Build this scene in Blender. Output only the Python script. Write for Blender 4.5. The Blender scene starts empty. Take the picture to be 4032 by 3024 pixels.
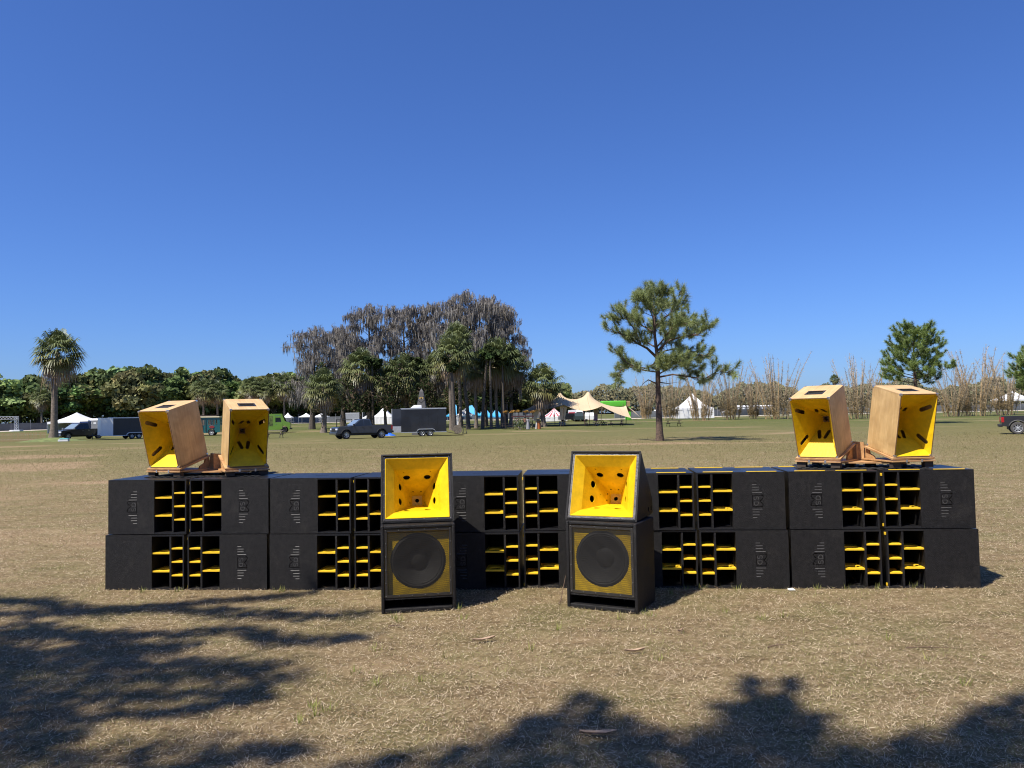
import bpy, bmesh, math, random
import numpy as np
from math import radians as R, sin, cos, pi, tan, atan2, sqrt
from mathutils import Vector, Matrix, geometry

random.seed(11)
RNG = np.random.default_rng(11)
S = bpy.context.scene
COL = S.collection

# ------------------------------------------------------------------ camera
EYE, PITCH, ROLL, FPX = 1.9, R(2.354), R(1.051), 3028.0     # FPX: focal length in pixels of the 4032 px wide photograph
cam = bpy.data.objects.new('camera', bpy.data.cameras.new('camera'))
COL.objects.link(cam)
cam.data.sensor_width = 36.0
cam.data.lens = 36.0 * FPX / 4032.0
cam.data.clip_start = 0.05
cam.data.clip_end = 3000.0
cam.matrix_world = Matrix.Translation((0, 0, EYE)) @ Matrix.Rotation(R(90) + PITCH, 4, 'X') @ Matrix.Rotation(-ROLL, 4, 'Z')
S.camera = cam

# ------------------------------------------------------------------ sky and sun
SUN_EL, SUN_AZ = R(57.0), R(49.0)          # shadows fall to (sin az, cos az)
world = bpy.data.worlds.new('World')
S.world = world
world.use_nodes = True
wn = world.node_tree.nodes
sky = wn.new('ShaderNodeTexSky')
sky.sky_type = 'NISHITA'
sky.sun_disc = False
sky.sun_elevation = SUN_EL
sky.sun_rotation = SUN_AZ + pi
sky.altitude = 0.0
sky.air_density = 1.0
sky.dust_density = 0.6
sky.ozone_density = 10.0
wb = wn.new('ShaderNodeMixRGB')                 # the phone's colour balance: one tint for the whole sky
wb.blend_type = 'MULTIPLY'
wb.inputs[0].default_value = 1.0
wb.inputs[2].default_value = (.58, .705, 1.0, 1)
world.node_tree.links.new(sky.outputs[0], wb.inputs[1])
world.node_tree.links.new(wb.outputs[0], wn['Background'].inputs[0])
wn['Background'].inputs[1].default_value = 0.101
sun = bpy.data.objects.new('sun', bpy.data.lights.new('sun', 'SUN'))
COL.objects.link(sun)
sun.data.energy = 5.0
sun.data.angle = R(0.53)
sun.data.color = (1.0, 0.94, 0.84)
SHADOW = Vector((sin(SUN_AZ) * cos(SUN_EL), cos(SUN_AZ) * cos(SUN_EL), -sin(SUN_EL)))
sun.rotation_euler = (-SHADOW).to_track_quat('Z', 'Y').to_euler()
S.view_settings.view_transform = 'Standard'
S.view_settings.look = 'None'
S.view_settings.gamma = 1.0
S.view_settings.use_curve_mapping = False
S.view_settings.exposure = 0.55
S.cycles.use_denoising = True
S.cycles.filter_width = 1.1

# ------------------------------------------------------------------ places
def ground_z(y):
    """the field is level, then climbs very gently beyond 95 m"""
    return 0.0111 * min(max(y - 95.0, 0.0), 205.0)

def direction(px, py):
    qx, qy = px - 2016.0, 1512.0 - py
    ax, ay = qx * cos(ROLL) + qy * sin(ROLL), -qx * sin(ROLL) + qy * cos(ROLL)
    return ax / FPX, cos(PITCH) - sin(PITCH) * ay / FPX, sin(PITCH) + cos(PITCH) * ay / FPX

def spot(px, py):
    """the point of the field that the photograph shows at a pixel (4032 wide)"""
    dx, dy, dz = direction(px, py)
    lo, hi = 0.5, 900.0
    f = lambda t: EYE + dz * t - ground_z(dy * t)
    if f(hi) > 0: t = hi
    else:
        for _ in range(60):
            m = .5 * (lo + hi)
            if f(m) > 0: lo = m
            else: hi = m
        t = hi
    return Vector((dx * t, dy * t, ground_z(dy * t)))

def spot_at(px, y, py=1650.0):
    dx, dy, dz = direction(px, py)
    return Vector((dx * y / dy, y, ground_z(y)))

def height_at(px, py, y):
    """how high above the field a point seen at that pixel is, if it stands y metres out"""
    dx, dy, dz = direction(px, py)
    return EYE + dz * y / dy - ground_z(y)

# ------------------------------------------------------------------ things, parts
def tag(o, label=None, cat=None, group=None, kind=None):
    if label: o['label'] = label
    if cat: o['category'] = cat
    if group: o['group'] = group
    if kind: o['kind'] = kind
    return o

def thing(name, label, cat, loc=(0, 0, 0), rz=0.0, group=None, scale=1.0):
    o = bpy.data.objects.new(name, None)
    o.empty_display_size = .2
    COL.objects.link(o)
    o.location = loc
    o.rotation_euler = (0, 0, rz)
    o.scale = (scale,) * 3 if not isinstance(scale, tuple) else scale
    return tag(o, label, cat, group)

def copy_tree(o, parent=None):
    c = o.copy()
    COL.objects.link(c)
    c.parent = parent
    for ch in list(o.children):
        copy_tree(ch, c)
    return c

def again(o, label, loc, rz=0.0, group=None, scale=None):
    c = copy_tree(o)
    c.location = loc
    c.rotation_euler = (0, 0, rz)
    if scale is not None: c.scale = (scale,) * 3 if not isinstance(scale, tuple) else scale
    c['label'] = label
    if group: c['group'] = group
    return c

class MB:
    """collects faces; build() links them as one mesh object"""
    def __init__(self):
        self.v, self.f, self.m = [], [], []
    def add(self, vs, fs, mi=0):
        k = len(self.v)
        self.v += [tuple(p) for p in vs]
        for f in fs:
            self.f.append(tuple(i + k for i in f))
            self.m.append(mi)
        return self
    def hexa(self, p, mi=0):      # 4 lower points ccw from above, 4 upper points
        return self.add(p, [(3, 2, 1, 0), (4, 5, 6, 7), (0, 1, 5, 4), (1, 2, 6, 5), (2, 3, 7, 6), (3, 0, 4, 7)], mi)
    def box(self, x0, x1, y0, y1, z0, z1, mi=0, M=None):
        p = [(x0, y0, z0), (x1, y0, z0), (x1, y1, z0), (x0, y1, z0), (x0, y0, z1), (x1, y0, z1), (x1, y1, z1), (x0, y1, z1)]
        if M is not None: p = [M @ Vector(q) for q in p]
        return self.hexa(p, mi)
    def quad(self, a, b, c, d, mi=0):
        return self.add([a, b, c, d], [(0, 1, 2, 3)], mi)
    def tube(self, path, rad, n=8, mi=0, cap=True):
        path = [Vector(p) for p in path]
        if not hasattr(rad, '__len__'): rad = [rad] * len(path)
        rings = []
        ref = Vector((0, 0, 1))
        d0 = (path[-1] - path[0])
        if d0.length and abs(d0.normalized().z) > .9: ref = Vector((1, 0, 0))
        for i, p in enumerate(path):
            d = (path[min(i + 1, len(path) - 1)] - path[max(i - 1, 0)])
            d = d.normalized() if d.length > 1e-9 else Vector((0, 0, 1))
            a = d.cross(ref)
            a = a.normalized() if a.length > 1e-6 else d.orthogonal().normalized()
            b = d.cross(a)
            rings.append([p + (a * cos(2 * pi * k / n) + b * sin(2 * pi * k / n)) * rad[i] for k in range(n)])
        vs = [q for r in rings for q in r]
        fs = []
        for i in range(len(path) - 1):
            for k in range(n):
                k2 = (k + 1) % n
                fs.append((i * n + k, i * n + k2, (i + 1) * n + k2, (i + 1) * n + k))
        if cap:
            fs.append(tuple(range(n)))
            fs.append(tuple((len(path) - 1) * n + k for k in reversed(range(n))))
        return self.add(vs, fs, mi)
    def lathe(self, prof, M=None, n=24, mi=0):
        """profile of (radius, height) turned about z, then moved by M"""
        vs, fs = [], []
        for r, z in prof:
            for k in range(n):
                a = 2 * pi * k / n
                p = Vector((r * cos(a), r * sin(a), z))
                vs.append(M @ p if M is not None else p)
        for i in range(len(prof) - 1):
            for k in range(n):
                k2 = (k + 1) % n
                fs.append((i * n + k, i * n + k2, (i + 1) * n + k2, (i + 1) * n + k))
        return self.add(vs, fs, mi)
    def slab(self, outline, M, t, holes=(), grooves=(), gd=.004, mi=0, gmi=None, wmi=None):
        """a board: outline in (u, v), thickness t towards -w; holes go through, grooves are cut gd deep"""
        loops = [outline] + list(holes) + list(grooves)
        pts, eds = [], []
        for lp in loops:
            k = len(pts)
            pts += [Vector((p[0], p[1])) for p in lp]
            eds += [(k + i, k + (i + 1) % len(lp)) for i in range(len(lp))]
        r = geometry.delaunay_2d_cdt(pts, eds, [], 0, 1e-7)
        v2, tri = r[0], r[2]
        def inside(p, poly):
            c = False
            j = len(poly) - 1
            for i in range(len(poly)):
                xi, yi = poly[i][0], poly[i][1]
                xj, yj = poly[j][0], poly[j][1]
                if (yi > p[1]) != (yj > p[1]) and p[0] < (xj - xi) * (p[1] - yi) / (yj - yi) + xi: c = not c
                j = i
            return c
        P = lambda u, v, w: (M @ Vector((u, v, w))) if M is not None else Vector((u, v, w))
        for f in tri:
            for q in range(1, len(f) - 1):
                a, b, c = v2[f[0]], v2[f[q]], v2[f[q + 1]]
                m = (a + b + c) / 3
                if not inside(m, outline) or any(inside(m, h) for h in holes): continue
                g = sum(inside(m, h) for h in grooves) % 2
                w = -gd if g else 0.0
                self.add([P(a.x, a.y, w), P(b.x, b.y, w), P(c.x, c.y, w)], [(0, 1, 2)], gmi if (g and gmi is not None) else mi)
                if t: self.add([P(a.x, a.y, -t), P(c.x, c.y, -t), P(b.x, b.y, -t)], [(0, 1, 2)], mi)
        for lp, d, wm in [(outline, t, mi)] + [(h, t, mi) for h in holes] + [(g, gd, mi if wmi is None else wmi) for g in grooves]:
            if not d: continue
            for i in range(len(lp)):
                a, b = lp[i], lp[(i + 1) % len(lp)]
                self.quad(P(a[0], a[1], 0), P(a[0], a[1], -d), P(b[0], b[1], -d), P(b[0], b[1], 0), wm)
        return self
    def move(self, M):
        self.v = [tuple(M @ Vector(p)) for p in self.v]
        return self
    def mesh(self, name, mats, smooth=False, bevel=0.0, seg=2, weld=True):
        me = bpy.data.meshes.new(name)
        me.from_pydata(self.v, [], self.f)
        if not isinstance(mats, (list, tuple)): mats = [mats]
        for m in mats: me.materials.append(m)
        me.polygons.foreach_set('material_index', self.m)
        if weld or bevel:
            bm = bmesh.new(); bm.from_mesh(me)
            bmesh.ops.remove_doubles(bm, verts=bm.verts, dist=1e-5)
            bmesh.ops.recalc_face_normals(bm, faces=bm.faces)
            if bevel:
                es = [e for e in bm.edges if len(e.link_faces) == 2 and e.calc_face_angle(0) > R(40)]
                bmesh.ops.bevel(bm, geom=es, offset=bevel, segments=seg, profile=.6, affect='EDGES', clamp_overlap=True)
            bm.to_mesh(me); bm.free()
        if smooth:
            me.polygons.foreach_set('use_smooth', [True] * len(me.polygons))
            try: me.set_sharp_from_angle(angle=R(38))
            except Exception: pass
        me.update()
        return me
    def build(self, name, mats, parent=None, loc=None, **kw):
        o = bpy.data.objects.new(name, self.mesh(name, mats, **kw))
        COL.objects.link(o)
        if parent is not None: o.parent = parent
        if loc is not None: o.location = loc
        return o

def put(name, me, parent=None, loc=None, rot=None):
    o = bpy.data.objects.new(name, me)
    COL.objects.link(o)
    if parent is not None: o.parent = parent
    if loc is not None: o.location = loc
    if rot is not None: o.rotation_euler = rot
    return o

def npmesh(name, V, Fc, mat, col=None, smooth=False):
    """a mesh from arrays: V (n,3), Fc (m,k) faces, col (n,3) vertex colours"""
    V = np.asarray(V, np.float32); Fc = np.asarray(Fc, np.int32)
    me = bpy.data.meshes.new(name)
    n, (m, k) = len(V), Fc.shape
    me.vertices.add(n); me.vertices.foreach_set('co', V.ravel())
    me.loops.add(m * k); me.loops.foreach_set('vertex_index', Fc.ravel())
    me.polygons.add(m); me.polygons.foreach_set('loop_start', np.arange(0, m * k, k, dtype=np.int32))
    if smooth: me.polygons.foreach_set('use_smooth', np.ones(m, bool))
    if col is not None:
        at = me.color_attributes.new('Col', 'FLOAT_COLOR', 'POINT')
        at.data.foreach_set('color', np.concatenate([np.asarray(col, np.float32), np.ones((n, 1), np.float32)], 1).ravel())
    me.materials.append(mat)
    me.update(calc_edges=True)
    return me

# ------------------------------------------------------------------ materials
def mat(name, col, rough=.6, metal=0.0, vary=0.0, scale=6.0, bump=0.0, bscale=60.0, spec=.5, coat=0.0, tint=None):
    m = bpy.data.materials.new(name); m.use_nodes = True
    nt = m.node_tree; b = nt.nodes['Principled BSDF']
    b.inputs['Base Color'].default_value = (*col, 1); b.inputs['Roughness'].default_value = rough
    b.inputs['Metallic'].default_value = metal; b.inputs['Specular IOR Level'].default_value = spec
    b.inputs['Coat Weight'].default_value = coat
    if vary or bump:
        tc = nt.nodes.new('ShaderNodeTexCoord')
    if vary:
        no = nt.nodes.new('ShaderNodeTexNoise'); no.inputs['Scale'].default_value = scale; no.inputs['Detail'].default_value = 6; no.inputs['Roughness'].default_value = .65
        nt.links.new(tc.outputs['Object'], no.inputs['Vector'])
        ra = nt.nodes.new('ShaderNodeValToRGB'); ra.color_ramp.elements[0].position = .3; ra.color_ramp.elements[1].position = .72
        t = tint or (1, 1, 1)
        ra.color_ramp.elements[0].color = (*[max(0, c * (1 - vary)) for c in col], 1)
        ra.color_ramp.elements[1].color = (*[min(1, c * (1 + vary) * q) for c, q in zip(col, t)], 1)
        nt.links.new(no.outputs['Fac'], ra.inputs['Fac']); nt.links.new(ra.outputs['Color'], b.inputs['Base Color'])
    if bump:
        n2 = nt.nodes.new('ShaderNodeTexNoise'); n2.inputs['Scale'].default_value = bscale; n2.inputs['Detail'].default_value = 4
        nt.links.new(tc.outputs['Object'], n2.inputs['Vector'])
        bu = nt.nodes.new('ShaderNodeBump'); bu.inputs['Strength'].default_value = bump; bu.inputs['Distance'].default_value = .01
        nt.links.new(n2.outputs['Fac'], bu.inputs['Height']); nt.links.new(bu.outputs['Normal'], b.inputs['Normal'])
    return m

def leafmat(name, trans=.25, rough=.7, gloss=.0):
    m = bpy.data.materials.new(name); m.use_nodes = True
    nt = m.node_tree; nt.nodes.clear()
    out = nt.nodes.new('ShaderNodeOutputMaterial'); at = nt.nodes.new('ShaderNodeAttribute'); at.attribute_name = 'Col'
    d = nt.nodes.new('ShaderNodeBsdfDiffuse'); t = nt.nodes.new('ShaderNodeBsdfTranslucent'); mx = nt.nodes.new('ShaderNodeMixShader'); mx.inputs[0].default_value = trans
    nt.links.new(at.outputs['Color'], d.inputs[0]); nt.links.new(at.outputs['Color'], t.inputs[0])
    nt.links.new(d.outputs[0], mx.inputs[1]); nt.links.new(t.outputs[0], mx.inputs[2])
    last = mx
    if gloss:
        g = nt.nodes.new('ShaderNodeBsdfGlossy'); g.inputs['Roughness'].default_value = .45; g.inputs[0].default_value = (.8, .85, .9, 1)
        m2 = nt.nodes.new('ShaderNodeMixShader'); m2.inputs[0].default_value = gloss
        nt.links.new(mx.outputs[0], m2.inputs[1]); nt.links.new(g.outputs[0], m2.inputs[2]); last = m2
    nt.links.new(last.outputs[0], out.inputs[0])
    return m

def wood(name, c0, c1, rough=.55, axis='Z', stain=.35):
    """pale birch ply: fine grain along one axis, broad blotchy stains"""
    m = bpy.data.materials.new(name); m.use_nodes = True
    nt = m.node_tree; b = nt.nodes['Principled BSDF']; b.inputs['Roughness'].default_value = rough
    tc = nt.nodes.new('ShaderNodeTexCoord'); mp = nt.nodes.new('ShaderNodeMapping')
    sc = {'X': (1.5, 26, 26), 'Y': (26, 1.5, 26), 'Z': (26, 26, 1.5)}[axis]
    mp.inputs['Scale'].default_value = sc
    nt.links.new(tc.outputs['Object'], mp.inputs['Vector'])
    n1 = nt.nodes.new('ShaderNodeTexNoise'); n1.inputs['Scale'].default_value = 2.0; n1.inputs['Detail'].default_value = 7
    nt.links.new(mp.outputs[0], n1.inputs['Vector'])
    n2 = nt.nodes.new('ShaderNodeTexNoise'); n2.inputs['Scale'].default_value = 5.0; n2.inputs['Detail'].default_value = 4; n2.inputs['Distortion'].default_value = .6
    nt.links.new(tc.outputs['Object'], n2.inputs['Vector'])
    r1 = nt.nodes.new('ShaderNodeValToRGB'); r1.color_ramp.elements[0].position = .3; r1.color_ramp.elements[1].position = .7
    r1.color_ramp.elements[0].color = (*c0, 1); r1.color_ramp.elements[1].color = (*c1, 1)
    nt.links.new(n1.outputs['Fac'], r1.inputs['Fac'])
    r2 = nt.nodes.new('ShaderNodeValToRGB'); r2.color_ramp.elements[0].position = .35; r2.color_ramp.elements[1].position = .6
    r2.color_ramp.elements[0].color = (1 - stain, 1 - stain * 1.15, 1 - stain * 1.3, 1); r2.color_ramp.elements[1].color = (1, 1, 1, 1)
    nt.links.new(n2.outputs['Fac'], r2.inputs['Fac'])
    mx = nt.nodes.new('ShaderNodeMixRGB'); mx.blend_type = 'MULTIPLY'; mx.inputs[0].default_value = 1
    nt.links.new(r1.outputs[0], mx.inputs[1]); nt.links.new(r2.outputs[0], mx.inputs[2])
    nt.links.new(mx.outputs[0], b.inputs['Base Color'])
    return m

M = {}
M['black'] = mat('black_texture_paint', (.0066, .0062, .0068), .52, vary=.8, scale=20, bump=.8, bscale=150, spec=.36, tint=(1.3, 1.25, 1.2))
def smudge(m, col, scale=5.0, lo=.60, hi=.74, amt=.8, stretch=(1, 1, 1), rough=None):
    """dusty scuffs with a shape of their own, different on every thing"""
    nt = m.node_tree; b = nt.nodes['Principled BSDF']; L = nt.links.new
    tc = nt.nodes.new('ShaderNodeTexCoord'); oi = nt.nodes.new('ShaderNodeObjectInfo'); mp = nt.nodes.new('ShaderNodeMapping'); mp.inputs['Scale'].default_value = stretch
    ad = nt.nodes.new('ShaderNodeVectorMath'); ad.operation = 'ADD'; sc = nt.nodes.new('ShaderNodeMath'); sc.operation = 'MULTIPLY'; sc.inputs[1].default_value = 57.0
    L(oi.outputs['Random'], sc.inputs[0]); L(tc.outputs['Object'], ad.inputs[0]); L(sc.outputs[0], ad.inputs[1]); L(ad.outputs[0], mp.inputs[0])
    n = nt.nodes.new('ShaderNodeTexNoise'); n.inputs['Scale'].default_value = scale; n.inputs['Detail'].default_value = 9; n.inputs['Roughness'].default_value = .72; n.inputs['Distortion'].default_value = .8
    L(mp.outputs[0], n.inputs['Vector'])
    r = nt.nodes.new('ShaderNodeMapRange'); r.inputs[1].default_value = lo; r.inputs[2].default_value = hi; r.inputs[4].default_value = amt; L(n.outputs['Fac'], r.inputs[0])
    x = nt.nodes.new('ShaderNodeMixRGB'); x.inputs[2].default_value = (*col, 1); L(r.outputs[0], x.inputs[0])
    src = b.inputs['Base Color'].links
    if src: L(src[0].from_socket, x.inputs[1])
    else: x.inputs[1].default_value = b.inputs['Base Color'].default_value
    L(x.outputs[0], b.inputs['Base Color'])
smudge(M['black'], (.030, .027, .024), 4.0, .55, .72, .75)
M['black_in'] = mat('black_inside', (.010, .010, .011), .85, spec=.2)
M['black_top'] = mat('black_top_paint', (.012, .012, .014), .34, vary=.3, scale=5, bump=.35, bscale=120, spec=.6)
M['satin'] = mat('black_satin_frame', (.030, .027, .024), .42, vary=.25, scale=9, bump=.25, bscale=90)
M['scuffed'] = mat('scuffed_black_frame', (.085, .080, .080), .40, vary=.75, scale=16, bump=.3, bscale=70)
M['yellow'] = mat('yellow_gloss_paint', (.80, .515, .010), .38, vary=.18, scale=9, bump=.10, bscale=40, spec=.4)
smudge(M['yellow'], (.42, .25, .03), 7.0, .62, .80, .55)
M['yellow_edge'] = mat('yellow_shelf_paint', (.90, .57, .028), .45, vary=.08, scale=30)
M['cone'] = mat('paper_cone', (.022, .021, .020), .75, vary=.2, scale=30)
M['rubber'] = mat('black_rubber', (.016, .016, .017), .7, vary=.25, scale=20)
M['grille'] = mat('black_grille_steel', (.016, .015, .014), .5)
M['wear_glint'] = mat('sunlit_groove', (.085, .082, .080), .45, vary=.3, scale=40)  # logo bars: the sun's glint on black paint, put into a lighter grey
M['bolt'] = mat('dull_bolt', (.10, .095, .09), .45, metal=.5)
M['letter'] = mat('lit_letter_floor', (.070, .068, .066), .5)  # grey floor carries the sunlit look of the letter edges as colour
M['steel'] = mat('zinc_corner', (.62, .63, .66), .28, metal=.9)
M['ply'] = wood('birch_ply', (.57, .365, .145), (.69, .475, .220), axis='Z', stain=.22)
M['ply_top'] = wood('birch_ply_top', (.55, .345, .145), (.66, .455, .225), axis='Y', stain=.12)
M['ply_edge'] = mat('ply_edge', (.24, .13, .055), .7, vary=.35, scale=40)
M['ply_base'] = wood('birch_ply_base', (.42, .22, .09), (.58, .35, .16), axis='X', stain=.3)
M['dark_ply'] = mat('dark_ply_block', (.05, .035, .024), .7, vary=.3, scale=14)
M['white'] = mat('white_vinyl', (.80, .80, .80), .55, vary=.04, scale=.8)
M['white_paint'] = mat('white_gloss', (.74, .74, .73), .35, vary=.05, scale=2)
M['alu'] = mat('aluminium', (.55, .56, .57), .38, metal=.65, vary=.15, scale=3)
M['alu_dull'] = mat('dull_aluminium', (.40, .41, .42), .5, metal=.4, vary=.2, scale=4)
M['tyre'] = mat('tyre', (.018, .018, .018), .8, vary=.3, scale=14)
M['tyre_dusty'] = mat('dusty_tyre', (.075, .07, .066), .9, vary=.25, scale=14)
M['glass'] = mat('dark_glass', (.02, .025, .03), .08, spec=.6)
M['glass_pale'] = mat('pale_glass', (.18, .24, .30), .08, spec=.8)
M['chrome'] = mat('chrome', (.7, .7, .72), .15, metal=1.0)
M['trim_black'] = mat('black_trim', (.015, .015, .016), .6)
M['tail'] = mat('red_lamp', (.35, .01, .015), .2, coat=.5)
M['lamp'] = mat('clear_lamp', (.75, .77, .80), .1, coat=.5)
M['bark_pine'] = mat('pine_bark', (.088, .062, .048), .95, vary=.65, scale=9, bump=1.0, bscale=14, tint=(1.25, 1.15, 1.05))
M['bark'] = mat('grey_bark', (.085, .070, .057), .95, vary=.5, scale=5, bump=.9, bscale=10)
M['bark_palm'] = mat('palm_bark', (.17, .135, .105), .95, vary=.45, scale=6, bump=.9, bscale=9)
M['timber'] = mat('weathered_timber', (.20, .165, .125), .85, vary=.4, scale=7)
M['timber_dark'] = mat('dark_stained_timber', (.035, .024, .019), .8, vary=.4, scale=7)
M['slat'] = mat('fence_slat_wood', (.30, .195, .105), .85, vary=.35, scale=5)
M['leaf'] = leafmat('leaves', .22)
M['needle'] = leafmat('pine_needles', .3, gloss=.03)
M['frond'] = leafmat('palm_fronds', .16, gloss=.06)
M['moss'] = leafmat('spanish_moss', .3)
M['straw'] = leafmat('dry_turf', .2)

# ================================================================== ground
def ground_material():
    m = bpy.data.materials.new('field_turf'); m.use_nodes = True
    nt = m.node_tree; L = nt.links.new; b = nt.nodes['Principled BSDF']
    b.inputs['Roughness'].default_value = .95; b.inputs['Specular IOR Level'].default_value = .1
    g = nt.nodes.new('ShaderNodeNewGeometry'); sp = nt.nodes.new('ShaderNodeSeparateXYZ'); L(g.outputs['Position'], sp.inputs[0])
    def noise(scale, detail=5, rough=.6, stretch=None, dist=0):
        n = nt.nodes.new('ShaderNodeTexNoise'); n.inputs['Scale'].default_value = scale; n.inputs['Detail'].default_value = detail
        n.inputs['Roughness'].default_value = rough; n.inputs['Distortion'].default_value = dist
        if stretch:
            mp = nt.nodes.new('ShaderNodeMapping'); mp.inputs['Scale'].default_value = stretch; L(g.outputs['Position'], mp.inputs[0]); L(mp.outputs[0], n.inputs['Vector'])
        else: L(g.outputs['Position'], n.inputs['Vector'])
        return n.outputs['Fac']
    def ramp(f, stops):
        r = nt.nodes.new('ShaderNodeValToRGB'); e = r.color_ramp.elements
        while len(e) < len(stops): e.new(.5)
        for k, (p, c) in enumerate(stops): e[k].position = p; e[k].color = (*c, 1)
        L(f, r.inputs[0]); return r.outputs[0]
    def mix(a, c, f, mode='MIX'):
        x = nt.nodes.new('ShaderNodeMixRGB'); x.blend_type = mode
        L(a, x.inputs[1]); L(c, x.inputs[2])
        if isinstance(f, float): x.inputs[0].default_value = f
        else: L(f, x.inputs[0])
        return x.outputs[0]
    def maths(op, a, c=None):
        x = nt.nodes.new('ShaderNodeMath'); x.operation = op
        for i, q in enumerate((a, c)):
            if q is None: continue
            if isinstance(q, (int, float)): x.inputs[i].default_value = q
            else: L(q, x.inputs[i])
        return x.outputs[0]
    streak = noise(3.0, 6, .8, stretch=(.55, 1.2, 1)); fine = maths('ADD', maths('MULTIPLY', noise(14, 6, .7), .5), maths('MULTIPLY', streak, .5)); mid = noise(1.1, 6, .65, dist=.5); big = noise(.085, 5, .6, dist=.8)
    dry = ramp(fine, [(.36, (.125, .088, .050)), (.5, (.255, .188, .104)), (.64, (.42, .325, .19))])
    olive = ramp(fine, [(.36, (.072, .066, .025)), (.5, (.132, .122, .047)), (.64, (.225, .20, .085))])
    green = ramp(fine, [(.36, (.050, .060, .017)), (.5, (.085, .104, .031)), (.64, (.15, .168, .058))])
    dirt = ramp(fine, [(.28, (.17, .115, .068)), (.5, (.31, .215, .13)), (.75, (.42, .31, .20))])
    d1 = mix(dry, olive, ramp(mid, [(.42, (0, 0, 0)), (.66, (.75, .75, .75))]))
    soilf = nt.nodes.new('ShaderNodeMapRange'); soilf.inputs[1].default_value = 7; soilf.inputs[2].default_value = 30; soilf.inputs[3].default_value = .78; soilf.inputs[4].default_value = 1; L(sp.outputs[1], soilf.inputs[0])
    cmb = nt.nodes.new('ShaderNodeCombineXYZ'); [L(soilf.outputs[0], cmb.inputs[q]) for q in range(3)]
    d1 = mix(d1, cmb.outputs[0], 1.0, 'MULTIPLY')          # open soil shows between the near blades
    # farther out the turf is greener
    yy = maths('ADD', sp.outputs[1], maths('MULTIPLY', maths('SUBTRACT', big, .5), 55.0))
    far = nt.nodes.new('ShaderNodeMapRange'); far.inputs[1].default_value = 10; far.inputs[2].default_value = 58; L(yy, far.inputs[0])
    c = mix(d1, olive, maths('MULTIPLY', far.outputs[0], .85))
    far2 = nt.nodes.new('ShaderNodeMapRange'); far2.inputs[1].default_value = 62; far2.inputs[2].default_value = 115; L(yy, far2.inputs[0])
    c = mix(c, green, maths('MULTIPLY', far2.outputs[0], .8))
    pat = noise(.055, 4, .55, stretch=(.55, 1.6, 1), dist=1.2)
    pm = ramp(pat, [(.56, (0, 0, 0)), (.64, (.85, .85, .85))])
    near = nt.nodes.new('ShaderNodeMapRange'); near.inputs[1].default_value = 18; near.inputs[2].default_value = 45; L(sp.outputs[1], near.inputs[0])
    c = mix(c, dirt, mix(pm, pm, near.outputs[0], 'MULTIPLY'))
    L(mix(c, ramp(mid, [(.3, (.86, .85, .82)), (.7, (1.1, 1.1, 1.1))]), 1.0, 'MULTIPLY'), b.inputs['Base Color'])
    bu = nt.nodes.new('ShaderNodeBump'); bu.inputs['Strength'].default_value = .9; bu.inputs['Distance'].default_value = .03
    L(fine, bu.inputs['Height']); L(bu.outputs[0], b.inputs['Normal'])
    return m

M['field'] = ground_material()
ys = [-120, -30, 0, 20, 60, 95, 110, 140, 180, 220, 300, 420, 900]
xs = [-900, -300, -120, -40, 0, 40, 120, 300, 900]
mb = MB()
for i in range(len(ys) - 1):
    for j in range(len(xs) - 1):
        mb.quad((xs[j], ys[i], ground_z(ys[i])), (xs[j + 1], ys[i], ground_z(ys[i])), (xs[j + 1], ys[i + 1], ground_z(ys[i + 1])), (xs[j], ys[i + 1], ground_z(ys[i + 1])))
tag(mb.build('ground', M['field'], smooth=True), kind='structure')

# sandy track along the far fence
M['sand'] = mat('sandy_track', (.46, .40, .32), .95, vary=.25, scale=.6)
mb = MB()
A, B_ = [spot(-260, 1712), spot(260, 1690), spot(700, 1680), spot(1250, 1666), spot(1800, 1655), spot(2400, 1652), spot(3000, 1637), spot(3600, 1626), spot(4300, 1612)], []
for p in A: B_.append(Vector((p.x * 1.06, p.y + 9.0, ground_z(p.y + 9.0))))
for i in range(len(A) - 1):
    up = Vector((0, 0, .006))
    mb.quad(A[i] + up, A[i + 1] + up, B_[i + 1] + up, B_[i] + up)
tag(mb.build('track', M['sand']), kind='structure')

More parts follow.
